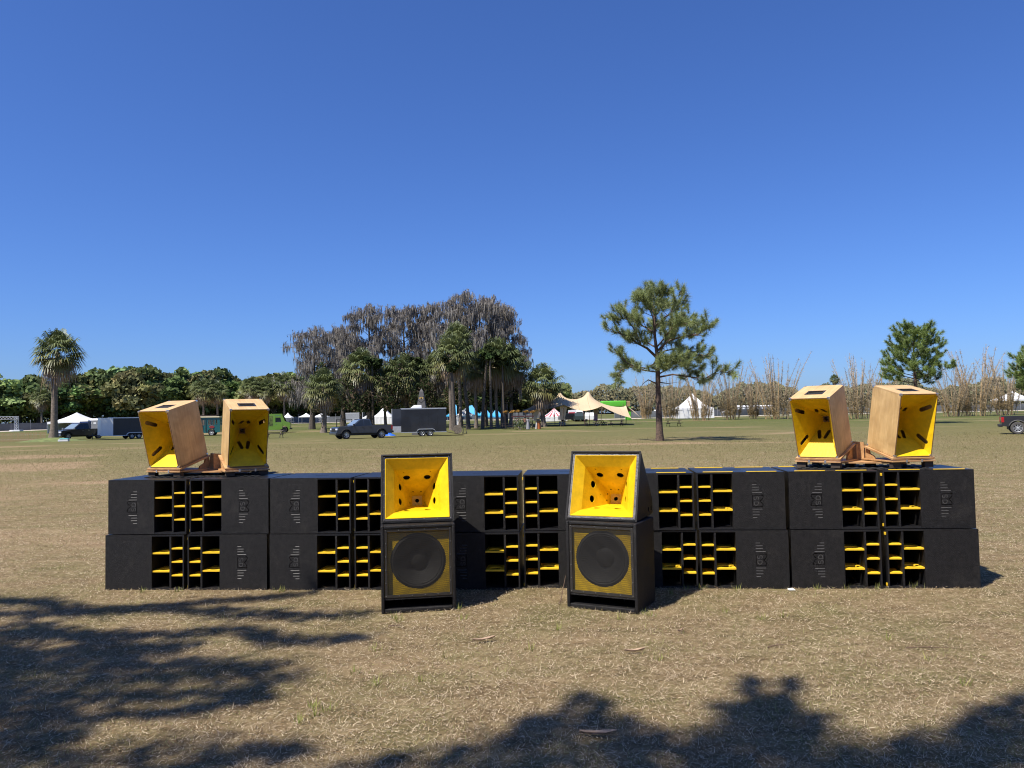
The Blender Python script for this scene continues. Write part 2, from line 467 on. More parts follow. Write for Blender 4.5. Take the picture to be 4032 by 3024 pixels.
# matted dry turf: short dead blades, one mass
def turf():
    n = 760000
    u = RNG.random(n)
    y0, y1 = 3.3, 62.0
    y = y0 * (y1 / y0) ** u
    x = (RNG.random(n) * 2 - 1) * (.74 * y + 1.2)
    ang = RNG.random(n) * 2 * pi
    k = 1 + y / 22
    ln = (.010 + .034 * RNG.random(n) ** 2.0) * k
    wd = (.0018 + .0020 * RNG.random(n)) * (1 + y / 11)
    el = np.abs(RNG.normal(0, .30, n)) + .05
    tuft = np.sin(x * 2.1 + 1.3 * np.sin(y * 1.7)) * np.sin(y * 1.9 + 1.1 * np.sin(x * 1.3)) + .55 * np.sin(x * 5.3 + 2 * np.sin(y * 4.1)) * np.sin(y * 6.1)
    gr = (RNG.random(n) < np.clip(.10 + .13 * tuft + np.clip((y - 12) / 45, 0, .65), .02, .8))
    up = gr & (RNG.random(n) < .30)
    el = np.where(up, .6 + .7 * RNG.random(n), el); ln = np.where(up, ln * 1.25, ln)
    d = np.stack([np.cos(ang) * np.cos(el), np.sin(ang) * np.cos(el), np.sin(el)], 1)
    s = np.stack([-np.sin(ang), np.cos(ang), RNG.normal(0, .35, n)], 1)
    b = np.stack([x, y, .001 + .012 * RNG.random(n) * k], 1)
    keep = RNG.random(n) < np.clip((64 - y) / 34, 0, 1)
    b, s, d, wd, ln, gr, tuft = b[keep], s[keep], d[keep], wd[keep], ln[keep], gr[keep], tuft[keep]; x, y = x[keep], y[keep]; n = len(b)
    V = np.empty((n, 3, 3)); V[:, 0] = b - s * wd[:, None] * .5; V[:, 1] = b + s * wd[:, None] * .5; V[:, 2] = b + d * ln[:, None]
    t = RNG.random(n)[:, None]
    straw = (np.array([.31, .235, .15]) * (1 - t) + np.array([.63, .525, .37]) * t) * (1 - .42 * np.clip((y - 8) / 40, 0, 1))[:, None]
    brown = np.array([.15, .10, .058]) * (1 - t) + np.array([.27, .18, .10]) * t
    olive = (np.array([.15, .145, .055]) * (1 - t) + np.array([.35, .33, .15]) * t) * (1 - .48 * np.clip((y - 8) / 40, 0, 1))[:, None]
    wear_glint = np.sin(x * .9 + 1.9 * np.sin(y * .55)) * np.sin(y * .75 + 1.2 * np.sin(x * .45 + 2)); br = (RNG.random(n) < .24 - .06 * tuft + .22 * np.clip(wear_glint, 0, 1))[:, None]
    C = np.where(gr[:, None], olive, np.where(br, brown, straw))
    me = npmesh('dry_grass', V.reshape(-1, 3), np.arange(3 * n).reshape(n, 3), M['straw'], np.repeat(C, 3, 0))
    return put('dry_grass', me)
tag(turf(), 'matted dry straw-coloured grass covering the near field', 'grass', kind='stuff')

# tufts of longer green grass, at the foot of the cabinets and here and there
def tufts(name, pts, label, h=.10, n=26):
    V, C = [], []
    for (x, y) in pts:
        for _ in range(n):
            a = random.uniform(0, 2 * pi); r = random.uniform(0, .05); hh = h * random.uniform(.4, 1.15); w = random.uniform(.0022, .0045)
            bx, by = x + r * cos(a), y + r * sin(a); le = random.uniform(.1, .75)
            ta = a + random.uniform(-.6, .6)
            V += [(bx - w * sin(ta), by + w * cos(ta), 0), (bx + w * sin(ta), by - w * cos(ta), 0), (bx + hh * le * cos(ta), by + hh * le * sin(ta), hh * sqrt(1 - le * le * .8))]
            g = random.random()
            C += [(.16 + .22 * g, .20 + .16 * g, .05 + .08 * g)] * 3
    me = npmesh(name, V, np.arange(len(V)).reshape(-1, 3), M['straw'], C)
    tag(put(name, me), label, 'grass', kind='stuff')

# ================================================================== bass bins
BW, BH, BD = .929, .617, .76
FRONT = Matrix(((1, 0, 0, 0), (0, 0, -1, 0), (0, 1, 0, 0), (0, 0, 0, 1)))     # (u, v, w) -> x = u, z = v, y = -w

def arc(cx, cy, rx, ry, a0, a1, n):
    return [(cx + rx * cos(a0 + (a1 - a0) * k / n), cy + ry * sin(a0 + (a1 - a0) * k / n)) for k in range(n + 1)]

def stroke(path, w):
    """outline polygon of a polyline of width w"""
    L_, R_ = [], []
    for i, p in enumerate(path):
        a, b = path[max(i - 1, 0)], path[min(i + 1, len(path) - 1)]
        dx, dy = b[0] - a[0], b[1] - a[1]; q = math.hypot(dx, dy) or 1
        nx, ny = -dy / q * w / 2, dx / q * w / 2
        L_.append((p[0] + nx, p[1] + ny)); R_.append((p[0] - nx, p[1] - ny))
    return L_ + R_[::-1]

def logo_loops():
    """bars either side of the framed letters SD under two little arches; (u, v) reads left to right"""
    lp, bw = [], .0135
    for u, l in ((.177, .048), (.147, .075), (.1155, .075), (.085, .105), (-.091, .105), (-.1206, .075), (-.151, .075), (-.181, .049)):
        lp.append([(u - bw / 2, 0), (u + bw / 2, 0), (u + bw / 2, l), (u - bw / 2, l)])
    # frame: sides, foot, two arches, as one stroke
    fr = [(-.004, .078)] + arc(-.010, .078, .048, .042, R(35), R(170), 6) + [(-.0585, .100), (-.0585, .004), (.0605, .004), (.0605, .116)] + arc(.050, .078, .045, .036, R(78), R(168), 6)
    fr = [(.0065, .079)] + arc(-.0585, .072, .062, .046, R(10), R(88), 6) + [(-.0585, .112), (-.0585, .004), (.0605, .004), (.0605, .112)] + arc(.0605, .072, .052, .042, R(96), R(168), 6)
    lp.append(stroke(fr, .0075))
    sx = lambda pts, ox: [(ox + p[0], .018 + p[1]) for p in pts]
    s = arc(.024, .036, .017, .0125, R(20), R(265), 9) + arc(.024, .0125, .017, .0125, R(85), R(-160), 9)
    lp.append(stroke(sx(s, -.052), .0085))
    lp.append(sx([(.003, -.003), (.024, -.003)] + arc(.024, .0235, .026, .0265, R(-80), R(80), 10) + [(.024, .050), (.003, .050)], .003))
    lp.append(sx([(.012, .006), (.022, .006)] + arc(.022, .0235, .0175, .0175, R(-80), R(80), 8) + [(.022, .041), (.012, .041)], .003))
    return lp

FLIP = Matrix(((-1, 0, 0, 0), (0, 1, 0, 0), (0, 0, -1, BH), (0, 0, 0, 1)))
XP = -BW / 2 + .593 * BW                       # edge of the blank panel
XD0, XD1 = -BW / 2 + .815 * BW, -BW / 2 + .838 * BW
XI = BW / 2 - .016
def bin_meshes(flip):
    def fin(mb, name, mats, **k):
        if flip: mb.move(FLIP)
        return mb.mesh(name, mats, **k)
    out = {}
    t = .017
    mb = MB()
    slot = [(-.08, .37), (.08, .37), (.08, .395), (-.08, .395)]
    TOP = Matrix.Translation((0, 0, BH))
    o = [(-BW / 2, .003), (BW / 2, .003), (BW / 2, BD), (-BW / 2, BD)]
    mb.slab(o, TOP, t, holes=[slot])
    mb.slab(o, Matrix.Translation((0, 0, t)), t, holes=[slot])
    mb.box(-BW / 2, -BW / 2 + t, .003, BD, t, BH - t); mb.box(XI, BW / 2, .003, BD, t, BH - t)
    mb.box(-BW / 2 + t, XI, BD - t, BD, t, BH - t)
    out['cabinet'] = fin(mb, 'cabinet', [M['black_top']])
    mb = MB()
    mb.box(XP - .016, XP, .02, .55, t, BH - t); mb.box(XD0, XD1, .006, .40, t, BH - t)
    mb.box(XP, XI, .55, .56, t, BH - t, 1)
    out['divider'] = fin(mb, 'divider', [M['black'], M['black_in']])
    pl = [(-BW / 2, 0), (XP, 0), (XP, BH), (-BW / 2, BH)]
    xb, zc = -BW / 2 + .345, BH * .5
    lg = [[(xb - v, zc + u) for u, v in l] for l in logo_loops()]
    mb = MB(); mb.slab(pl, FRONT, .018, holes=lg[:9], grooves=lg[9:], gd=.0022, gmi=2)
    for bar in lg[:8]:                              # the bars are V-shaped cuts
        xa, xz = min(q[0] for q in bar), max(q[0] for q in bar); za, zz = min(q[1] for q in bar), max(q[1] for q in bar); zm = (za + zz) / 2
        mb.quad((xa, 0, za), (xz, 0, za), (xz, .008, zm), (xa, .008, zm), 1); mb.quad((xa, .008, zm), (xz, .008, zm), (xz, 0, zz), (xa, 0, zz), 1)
    out['front_panel'] = fin(mb, 'front_panel', [M['black'], M['wear_glint'], M['letter']])
    mb = MB(); mb.slab(pl, FRONT, .018)
    out['front_panel_plain'] = fin(mb, 'front_panel', [M['black']])
    SH = Matrix(((1, 0, 0, 0), (0, 1, 0, 0), (0, 0, 1, 0), (0, 0, 0, 1)))
    sh = []
    for fr in (.345, .675):
        mb = MB()
        z = BH * fr; xm = (XP + XD0) / 2
        hole = [(xm + .078 * cos(a * pi / 10), .118 + .070 * sin(a * pi / 10)) for a in range(20)]
        mb.slab([(XP, .010), (XD0, .010), (XD0, .30), (XP, .30)], Matrix.Translation((0, 0, z)), .017, holes=[hole])
        sh.append(fin(mb, 'shelf', [M['yellow_edge']]))
    for fr in (.27, .515, .76):
        mb = MB(); mb.box(XD1, XI, .010, .26, BH * fr - .017, BH * fr)
        sh.append(fin(mb, 'shelf', [M['yellow_edge']], bevel=.002))
    out['shelves'] = sh
    return out
BIN = {False: bin_meshes(False), True: bin_meshes(True)}
mb = MB(); mb.box(-.16, .16, -.008, .008, 0, .007); RUNNER = mb.mesh('runner_strip', [M['yellow_edge']], bevel=.002)
mb = MB(); mb.box(-.011, .0, .02, .05, -.015, .015); STUB = mb.mesh('runner_end', [M['yellow_edge']], bevel=.003)

# the ten columns: x, y of the middle of the front edge, turn
COLS = [(-4.196, 8.805, -4.86), (-3.233, 8.727, -5.14), (-2.283, 8.640, -6.32), (-1.321, 8.567, -5.08), (-.413, 8.513, -4.58),
        (.563, 8.508, -4.86), (1.498, 8.432, -5.30), (2.455, 8.330, -5.91), (3.417, 8.249, -5.12), (4.406, 8.186, -4.87)]
SHIFT = [(-.015, .004), (-.010, .002), (-.006, .005), (-.002, .003), (.001, -.002), (-.002, .003), (.012, -.012), (.006, -.006), (-.003, .003), (.003, -.002)]
ORD = ['leftmost', 'second from the left', 'third from the left', 'fourth from the left', 'fifth from the left', 'fifth from the right', 'fourth from the right', 'third from the right', 'second from the right', 'rightmost']
for i, (cx, cy, ya) in enumerate(COLS):
    for row in (0, 1):
        plain = row == 0 and i in (0, 9)
        flip = i % 2 == 1
        face = 'blank front panel' if plain else 'engraved SD logo'
        lab = 'black bass bin with %s, %s in the %s row' % (face, ORD[i], 'upper' if row else 'lower')
        t = thing('bass_bin', lab, 'speaker', (cx + SHIFT[i][row] + random.uniform(-.002, .002), cy + random.uniform(-.004, .004) + ((.022 if i in (0, 1, 4, 5, 7, 8, 9) else -.004) if row else 0), .6245 * row + .002), R(ya + random.uniform(-.3, .3)), 'black bass bins stacked in a wall')
        bm_ = BIN[flip]
        put('cabinet', bm_['cabinet'], t); put('divider', bm_['divider'], t)
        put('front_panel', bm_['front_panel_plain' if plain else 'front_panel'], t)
        for s_ in bm_['shelves']: put('shelf', s_, t)
        if row == 1 and i >= 6:
            for xx in ((-.23, .23) if i != 8 else (-.23, .20)):
                put('runner_strip', RUNNER, t, (xx, .035, BH)); put('runner_strip', RUNNER, t, (xx, BD - .05, BH))
        if i in (1, 3, 5, 9):
            for z in (.035, .57): put('runner_end', STUB, t, (-BW / 2, 0, z))

# ================================================================== kick cabinets with a woofer behind a grille
KW, KH, KD = .725, .847, .58
def hex_grille(x0, x1, z0, z1, y, p):
    """perforated sheet: a ring of six quads round every hole"""
    V, Fc = [], []
    r0, r1 = p / sqrt(3), p / sqrt(3) * .60
    j, z = 0, z0 + r0
    while z < z1 - r0 * .8:
        x = x0 + p * (.5 + .5 * (j % 2))
        while x < x1 - p * .4:
            k = len(V)
            for rr in (r0, r1):
                for a in range(6):
                    q = a * pi / 3 + pi / 6
                    V.append((x + rr * cos(q), y, z + rr * sin(q)))
            for a in range(6):
                Fc.append((k + a, k + (a + 1) % 6, k + 6 + (a + 1) % 6, k + 6 + a))
            x += p
        z += r0 * 1.5; j += 1
    return npmesh('grille', V, Fc, M['grille'])
def kick_meshes():
    o = {}
    t = .032
    mb = MB()
    mb.box(-KW / 2, -KW / 2 + t, 0, KD, 0, KH); mb.box(KW / 2 - t, KW / 2, 0, KD, 0, KH)
    mb.box(-KW / 2 + t, KW / 2 - t, .001, KD, KH - t, KH); mb.box(-KW / 2 + t, KW / 2 - t, .001, KD, 0, .044)
    mb.box(-KW / 2 + t, KW / 2 - t, KD - .02, KD - .001, .044, KH - t)
    o['cabinet'] = mb.mesh('cabinet', [M['black']], bevel=.011, seg=3, smooth=True, weld=True)
    mb = MB(); mb.box(-KW / 2 + t, KW / 2 - t, .012, .40, .128, .146)
    mb.box(-.16, -.145, .24, .40, .044, .128); mb.box(.145, .16, .24, .40, .044, .128)
    o['port_board'] = mb.mesh('port_board', [M['black']])
    zc, r = .492, .272
    hole = [(r * cos(a * pi / 24), zc + r * sin(a * pi / 24)) for a in range(48)]
    mb = MB(); mb.slab([(-KW / 2 + t, .146), (KW / 2 - t, .146), (KW / 2 - t, KH - t), (-KW / 2 + t, KH - t)], FRONT @ Matrix.Translation((0, 0, -.040)), .018, holes=[hole])
    o['baffle'] = mb.mesh('baffle', [M['yellow']])
    C = Matrix.Translation((0, .046, zc)) @ Matrix.Rotation(R(90), 4, 'X')
    prof = [(.272, .004), (.262, .006), (.255, .012), (.247, .016), (.239, .012), (.233, .004), (.228, .010), (.222, .004), (.150, -.045), (.096, -.080), (.094, -.074), (.080, -.055), (.050, -.042), (.02, -.037), (.0005, -.036)]
    mb = MB(); mb.lathe(prof, C, 48); o['woofer_cone'] = mb.mesh('woofer_cone', [M['cone']], smooth=True)
    x1, z0, z1 = KW / 2 - t - .003, .150, KH - t - .003
    fw = .026
    mb = MB(); mb.slab([(-x1, z0), (x1, z0), (x1, z1), (-x1, z1)], FRONT @ Matrix.Translation((0, 0, -.008)), .010, holes=[[(-x1 + fw, z0 + fw), (x1 - fw, z0 + fw), (x1 - fw, z1 - fw), (-x1 + fw, z1 - fw)]])
    o['grille_frame'] = mb.mesh('grille_frame', [M['satin']])
    o['grille'] = hex_grille(-x1 + fw - .004, x1 - fw + .004, z0 + fw - .004, z1 - fw + .004, .014, .0105)
    mb = MB(); mb.lathe([(.0065, 0), (.0065, .003), (.004, .005), (.0005, .005)], Matrix.Rotation(R(90), 4, 'X'), 8)
    o['bolt'] = mb.mesh('bolt', [M['bolt']], smooth=True)
    e = fw / 2
    pts = []
    for k in range(6):
        f = k / 5
        pts += [(-x1 + e + f * 2 * (x1 - e), z0 + e), (-x1 + e + f * 2 * (x1 - e), z1 - e)]
        if 0 < k < 5: pts += [(-x1 + e, z0 + e + f * (z1 - z0 - 2 * e)), (x1 - e, z0 + e + f * (z1 - z0 - 2 * e))]
    o['bolts'] = pts
    return o
KM = kick_meshes()
for (cx, cy, ya, lab) in ((-.947, 7.59, 9.4, 'black woofer cabinet with dark cone behind yellow mesh, the left one of two'), (.828, 7.508, -26.6, 'black woofer cabinet with yellow meshed front, turned to show its right side')):
    t = thing('woofer_cabinet', lab, 'speaker', (cx, cy, .001), R(ya), 'woofer cabinets standing in front of the wall')
    for k in ('cabinet', 'port_board', 'baffle', 'woofer_cone', 'grille_frame', 'grille'): put(k, KM[k], t)
    for (x, z) in KM['bolts']: put('bolt', KM['bolt'], t, (x, .008, z))

# ================================================================== horns
def horn_wall(mb, a, b, c, d, mid, holes=(), t=.008, mi=0):
    """board a-b (mouth edge) c-d (throat edge); holes (s across, f depth 0..1, half length, half width, turn) cut through; the board thickens away from mid"""
    a, b, c, d, mid = map(Vector, (a, b, c, d, mid))
    e1 = (b - a).normalized(); n = e1.cross(d - a).normalized()
    if (mid - a).dot(n) < 0: n = -n
    e2 = n.cross(e1)
    if (d - a).dot(e2) < 0: e2 = -e2
    Mx = Matrix(((e1.x, e2.x, n.x, a.x), (e1.y, e2.y, n.y, a.y), (e1.z, e2.z, n.z, a.z), (0, 0, 0, 1)))
    to = lambda p: ((p - a).dot(e1), (p - a).dot(e2))
    hp = []
    for (s, f, hl, hw, tr) in holes:
        p = (a + (b - a) * s) * (1 - f) + (d + (c - d) * s) * f
        u, v = to(p)
        if hl > hw * 1.6:
            pts = arc(hl - hw, 0, hw, hw, -pi / 2, pi / 2, 6) + arc(-hl + hw, 0, hw, hw, pi / 2, 3 * pi / 2, 6)
        else: pts = arc(0, 0, hl, hw, 0, 2 * pi * 17 / 18, 17)
        hp.append([(u + q[0] * cos(tr) - q[1] * sin(tr), v + q[0] * sin(tr) + q[1] * cos(tr)) for q in pts])
    mb.slab([to(a), to(b), to(c), to(d)], Mx, t, holes=hp, mi=mi)

def flare(rects, holes, Mx):
    """rects: (half w, half h, depth, v centre) from mouth to throat, in a frame whose +w looks out of the mouth"""
    mb = MB()
    P = lambda u, v, w: Mx @ Vector((u, v, w))
    for k in range(len(rects) - 1):
        (w0, h0, d0, c0), (w1, h1, d1, c1) = rects[k], rects[k + 1]
        mid = P(0, (c0 + c1) / 2, -(d0 + d1) / 2)
        Q0 = [P(-w0, c0 - h0, -d0), P(w0, c0 - h0, -d0), P(w0, c0 + h0, -d0), P(-w0, c0 + h0, -d0)]
        Q1 = [P(-w1, c1 - h1, -d1), P(w1, c1 - h1, -d1), P(w1, c1 + h1, -d1), P(-w1, c1 + h1, -d1)]
        for s, name in enumerate(('bottom', 'right', 'top', 'left')):
            s2 = (s + 1) % 4
            horn_wall(mb, Q0[s], Q0[s2], Q1[s2], Q1[s], mid, holes.get((k, name), ()))
    return mb

# mid horns: black wedge cabinets that lie back on the woofer cabinets
GW, GL, GD, GB, GT = .730, .714, .687, .144, R(20.1)
LEAN = Matrix(((1, 0, 0, 0), (0, sin(GT), -cos(GT), 0), (0, cos(GT), sin(GT), 0), (0, 0, 0, 1)))   # (u, v up the leaning front, w out of it)
def wedge_meshes():
    o = {}
    t = .018
    ft = (GL * sin(GT), GL * cos(GT))
    prof = [(0, 0), (GD, 0), (GD, GB), ft]
    SIDE = lambda x: Matrix(((0, 0, 1, x), (1, 0, 0, 0), (0, 1, 0, 0), (0, 0, 0, 1)))
    mb = MB()
    gh = [[(.48, .04), (.53, .04), (.53, .085), (.48, .085)], [(.60, .04), (.65, .04), (.65, .085), (.60, .085)]]
    mb.slab(prof, SIDE(-GW / 2 + t), t, holes=gh); mb.slab(prof, SIDE(GW / 2), t, holes=gh)
    def plank(a, b, th, e0=0.0, e1=0.0):
        d = Vector((0, b[0] - a[0], b[1] - a[1])).normalized(); n = Vector((0, -d.z, d.y)) * th
        A0, B0 = Vector((0, *a)) + d * e0, Vector((0, *b)) - d * e1
        X0, X1 = Vector((-GW / 2 + t, 0, 0)), Vector((GW / 2 - t, 0, 0))
        mb.hexa([X0 + A0, X1 + A0, X1 + B0, X0 + B0, X0 + A0 + n, X1 + A0 + n, X1 + B0 + n, X0 + B0 + n])
    plank((0.002, .001), (GD - .002, .001), t); plank((GD - .001, .002), (GD - .001, GB - .002), t); plank((GD - .002, GB - .001), (ft[0] + .003, ft[1] - .001), t)
    o['cabinet'] = mb.mesh('cabinet', [M['black']])
    ow, oh, oc = .318, .310, GL / 2
    hw, hh = GW / 2 - t - .002, GL / 2 - t - .001
    mb = MB(); mb.slab([(-hw, oc - hh), (hw, oc - hh), (hw, oc + hh), (-hw, oc + hh)], LEAN @ Matrix.Translation((0, 0, -.010)), .008, holes=[[(-ow, oc - oh), (ow, oc - oh), (ow, oc + oh), (-ow, oc + oh)]])
    o['flange'] = [mb.mesh('flange', [M['satin']]), mb.mesh('flange', [M['scuffed']])]
    big = lambda s, f: (s, f, .036, .036, 0.0)
    sm = lambda s, f: (s, f, .010, .010, 0.0)
    hs = {(1, 'top'): [big(.20, .30), big(.80, .30), sm(.24, .84), sm(.76, .84), (.18, .10, .007, .007, 0), (.82, .10, .007, .007, 0), (.5, .62, .006, .006, 0)],
          (1, 'bottom'): [big(.20, .30), big(.80, .30), sm(.24, .84), sm(.76, .84)],
          (1, 'left'): [big(.27, .33), big(.73, .33), sm(.27, .86), sm(.73, .86), (.4, .08, .005, .005, 0), (.62, .08, .005, .005, 0), (.5, .62, .006, .006, 0)],
          (1, 'right'): [big(.27, .33), big(.73, .33), sm(.27, .86), sm(.73, .86), (.4, .08, .005, .005, 0), (.62, .08, .005, .005, 0), (.5, .62, .006, .006, 0)]}
    mb = flare([(ow, oh, .006, oc), (.235, .225, .10, oc - .005), (.052, .052, .50, oc - .012)], hs, LEAN)
    mb.slab([(-.06, oc - .07), (.06, oc - .07), (.06, oc + .05), (-.06, oc + .05)], LEAN @ Matrix.Translation((0, 0, -.501)), .01, holes=[arc(0, oc - .012, .022, .022, 0, 2 * pi * 15 / 16, 15)])
    o['horn_flare'] = mb.mesh('horn_flare', [M['yellow']])
    mb = MB(); mb.lathe([(.007, 0), (.007, .002), (.004, .004), (.0005, .004)], None, 8); o['bolt'] = mb.mesh('bolt', [M['bolt']], smooth=True)
    pts = []
    bw_, bh_ = (hw + ow) / 2, (hh + oh) / 2
    for k in range(6):
        f = -1 + 2 * k / 5
        pts += [(f * bw_, oc - bh_), (f * bw_, oc + bh_)]
        if 0 < k < 5: pts += [(-bw_, oc + f * bh_), (bw_, oc + f * bh_)]
    o['bolts'] = pts
    return o
GM = wedge_meshes()
for k, (cx, cy, cz, ya, lab) in enumerate(((-.968, 7.738, .853, 7.4, 'black wedge horn cabinet with yellow flare and plain black rim'), (.842, 7.607, .853, -23.0, 'black wedge horn cabinet with yellow flare and scuffed silvery rim, turned sideways'))):
    t = thing('horn_cabinet', lab, 'speaker', (cx, cy, cz), R(ya), 'black horn cabinets on the woofers')
    put('cabinet', GM['cabinet'], t); put('flange', GM['flange'][k], t); put('horn_flare', GM['horn_flare'], t)
    for (u, v) in GM['bolts']:
        p = LEAN @ Vector((u, v, -.010)); put('bolt', GM['bolt'], t, p, LEAN.to_euler())
    # two rubber-footed battens carry it on the cabinet below
    mb = MB()
    mb.box(-.30, -.26, .05, .42, -.005, .0); mb.box(.26, .30, .05, .42, -.005, .0); mb.build('batten', M['rubber'], t)

# wooden top horns
HW, HL, HD = .440, .698, .500
def top_meshes():
    o = {}
    t = .012
    w = HW / 2
    mb = MB()
    mb.box(-w, -w + t, 0, HD, 0, HL); mb.box(w - t, w, 0, HD, 0, HL)
    o['side_panel'] = mb.mesh('side_panel', [M['ply']], bevel=.0015)
    mb = MB(); mb.box(-w, -w + t, .004, HD, .004, HL - .004); o['left_panel'] = mb.mesh('side_panel', [M['ply']], bevel=.0015)
    mb = MB(); mb.box(w - t, w, .004, HD, .004, HL - .004); o['right_panel'] = mb.mesh('side_panel', [M['ply']], bevel=.0015)
    mb = MB(); hx, hy0, hy1 = .088, .15, .27
    mb.slab([(-w - .001, .002), (w + .001, .002), (w + .001, HD - .002), (-w - .001, HD - .002)], Matrix.Translation((0, 0, HL)), t, holes=[[(-hx, hy0), (hx, hy0), (hx, hy1), (-hx, hy1)]])
    o['top_panel'] = mb.mesh('top_panel', [M['ply_top']])
    mb = MB(); mb.box(-w, w, .002, HD - .002, 0, t); o['bottom_panel'] = mb.mesh('bottom_panel', [M['ply']])
    mb = MB(); mb.box(-w + t, w - t, HD - t, HD - .003, t, HL - t); o['back_panel'] = mb.mesh('back_panel', [M['ply']])
    # front edge of the boards, the dark ply layers
    mb = MB(); mb.slab([(-w + .0005, .0005), (w - .0005, .0005), (w - .0005, HL - .0005), (-w + .0005, HL - .0005)], FRONT @ Matrix.Translation((0, 0, .002)), .004, holes=[[(-w + .009, .009), (w - .009, .009), (w - .009, HL - .009), (-w + .009, HL - .009)]])
    o['mouth_edge'] = mb.mesh('mouth_edge', [M['ply_edge']])
    c = HL / 2
    V = lambda s, f, a, hl=.040, hw=.016: (s, f, hl, hw, a)
    hs = {(1, 'top'): [V(.27, .42, R(105), .055, .020), V(.73, .42, R(75), .055, .020)], (1, 'bottom'): [V(.27, .36, R(105), .068, .021), V(.73, .36, R(75), .068, .021)],
          (0, 'left'): [V(.17, .60, R(60), .075, .022), V(.83, .60, R(120), .075, .022)], (0, 'right'): [V(.17, .60, R(60), .075, .022), V(.83, .60, R(120), .075, .022)]}
    mb = flare([(w - .010, HL / 2 - .010, .0, c), (.128, .205, .17, c - .008), (.034, .034, .41, c - .028)], hs, FRONT)
    o['horn_flare'] = mb.mesh('horn_flare', [M['yellow']])
    mb = MB(); c -= .028; mb.slab([(-.045, c - .045), (.045, c - .045), (.045, c + .045), (-.045, c + .045)], FRONT @ Matrix.Translation((0, 0, -.4105)), .01, holes=[arc(0, c, .026, .026, 0, 2 * pi * 15 / 16, 15)])
    o['throat_plate'] = mb.mesh('throat_plate', [M['ply_edge']])
    mb = MB(); mb.lathe([(.025, -.02), (.012, 0), (.0005, .004)], Matrix.Translation((0, .435, c)) @ Matrix.Rotation(R(90), 4, 'X'), 12); o['driver_plug'] = mb.mesh('driver_plug', [M['bolt']], smooth=True)
    mb = MB()
    mb.slab([(-hx - .012, hy0 - .012), (hx + .012, hy0 - .012), (hx + .012, hy1 + .012), (-hx - .012, hy1 + .012)], Matrix.Translation((0, 0, HL + .0025)), .0025, holes=[[(-hx + .008, hy0 + .008), (hx - .008, hy0 + .008), (hx - .008, hy1 - .008), (-hx + .008, hy1 - .008)]])
    mb.box(-hx, hx, hy0, hy1, HL - .05, HL - .046)
    mb.tube([(-hx, (hy0 + hy1) / 2, HL - .012), (hx, (hy0 + hy1) / 2, HL - .012)], .014, 8)
    o['handle'] = mb.mesh('handle', [M['satin']], weld=False)
    cm = []
    for sx in (-1, 1):
        for y in (0, HD):
            for z in (0, HL):
                mb = MB(); q = .024
                x0, x1 = (w - q, w + .0025) if sx > 0 else (-w - .0025, -w + q)
                y0, y1 = (-.0025, q) if y == 0 else (HD - q, HD + .0025)
                z0, z1 = (-.002, q) if z == 0 else (HL - q, HL + .0025)
                mb.box(x0, x1, y0, y1, z0, z1); cm.append(mb.mesh('metal_corner', [M['steel']], bevel=.004, smooth=True))
    o['corners'] = cm
    return o
TM = top_meshes()
TOPS = [('A', (-4.151, 9.165, 1.356), -19.9, 15.0, 'wooden horn facing away to the side, its sunlit side panel toward the left palm tree view'),
        ('B', (-3.137, 9.091, 1.356), 29.3, 15.5, 'wooden horn with fully shaded yellow mouth, beside the stained wooden horn'),
        ('C', (3.412, 8.649, 1.366), -42.2, 17.5, 'wooden horn with half sunlit yellow mouth, left one of the right pair'),
        ('D', (4.336, 8.376, 1.373), 8.1, 12.9, 'rightmost wooden horn, showing a broad blotchy side panel and yellow mouth')]
TOPS[0] = TOPS[0][:4] + ('leftmost wooden horn, with dark stains on its broad side panel',)
for (n, p, ya, pi_, lab) in TOPS:
    t = thing('wooden_horn', lab, 'speaker', p, 0, 'wooden horns on the bass bins')
    t.rotation_euler = (R(pi_), 0, R(ya))
    put('side_panel', TM['left_panel'], t); put('side_panel', TM['right_panel'], t)
    for k in ('top_panel', 'bottom_panel', 'back_panel', 'mouth_edge', 'horn_flare', 'throat_plate', 'driver_plug', 'handle'): put(k, TM[k], t)
    for c in TM['corners']: put('metal_corner', c, t)
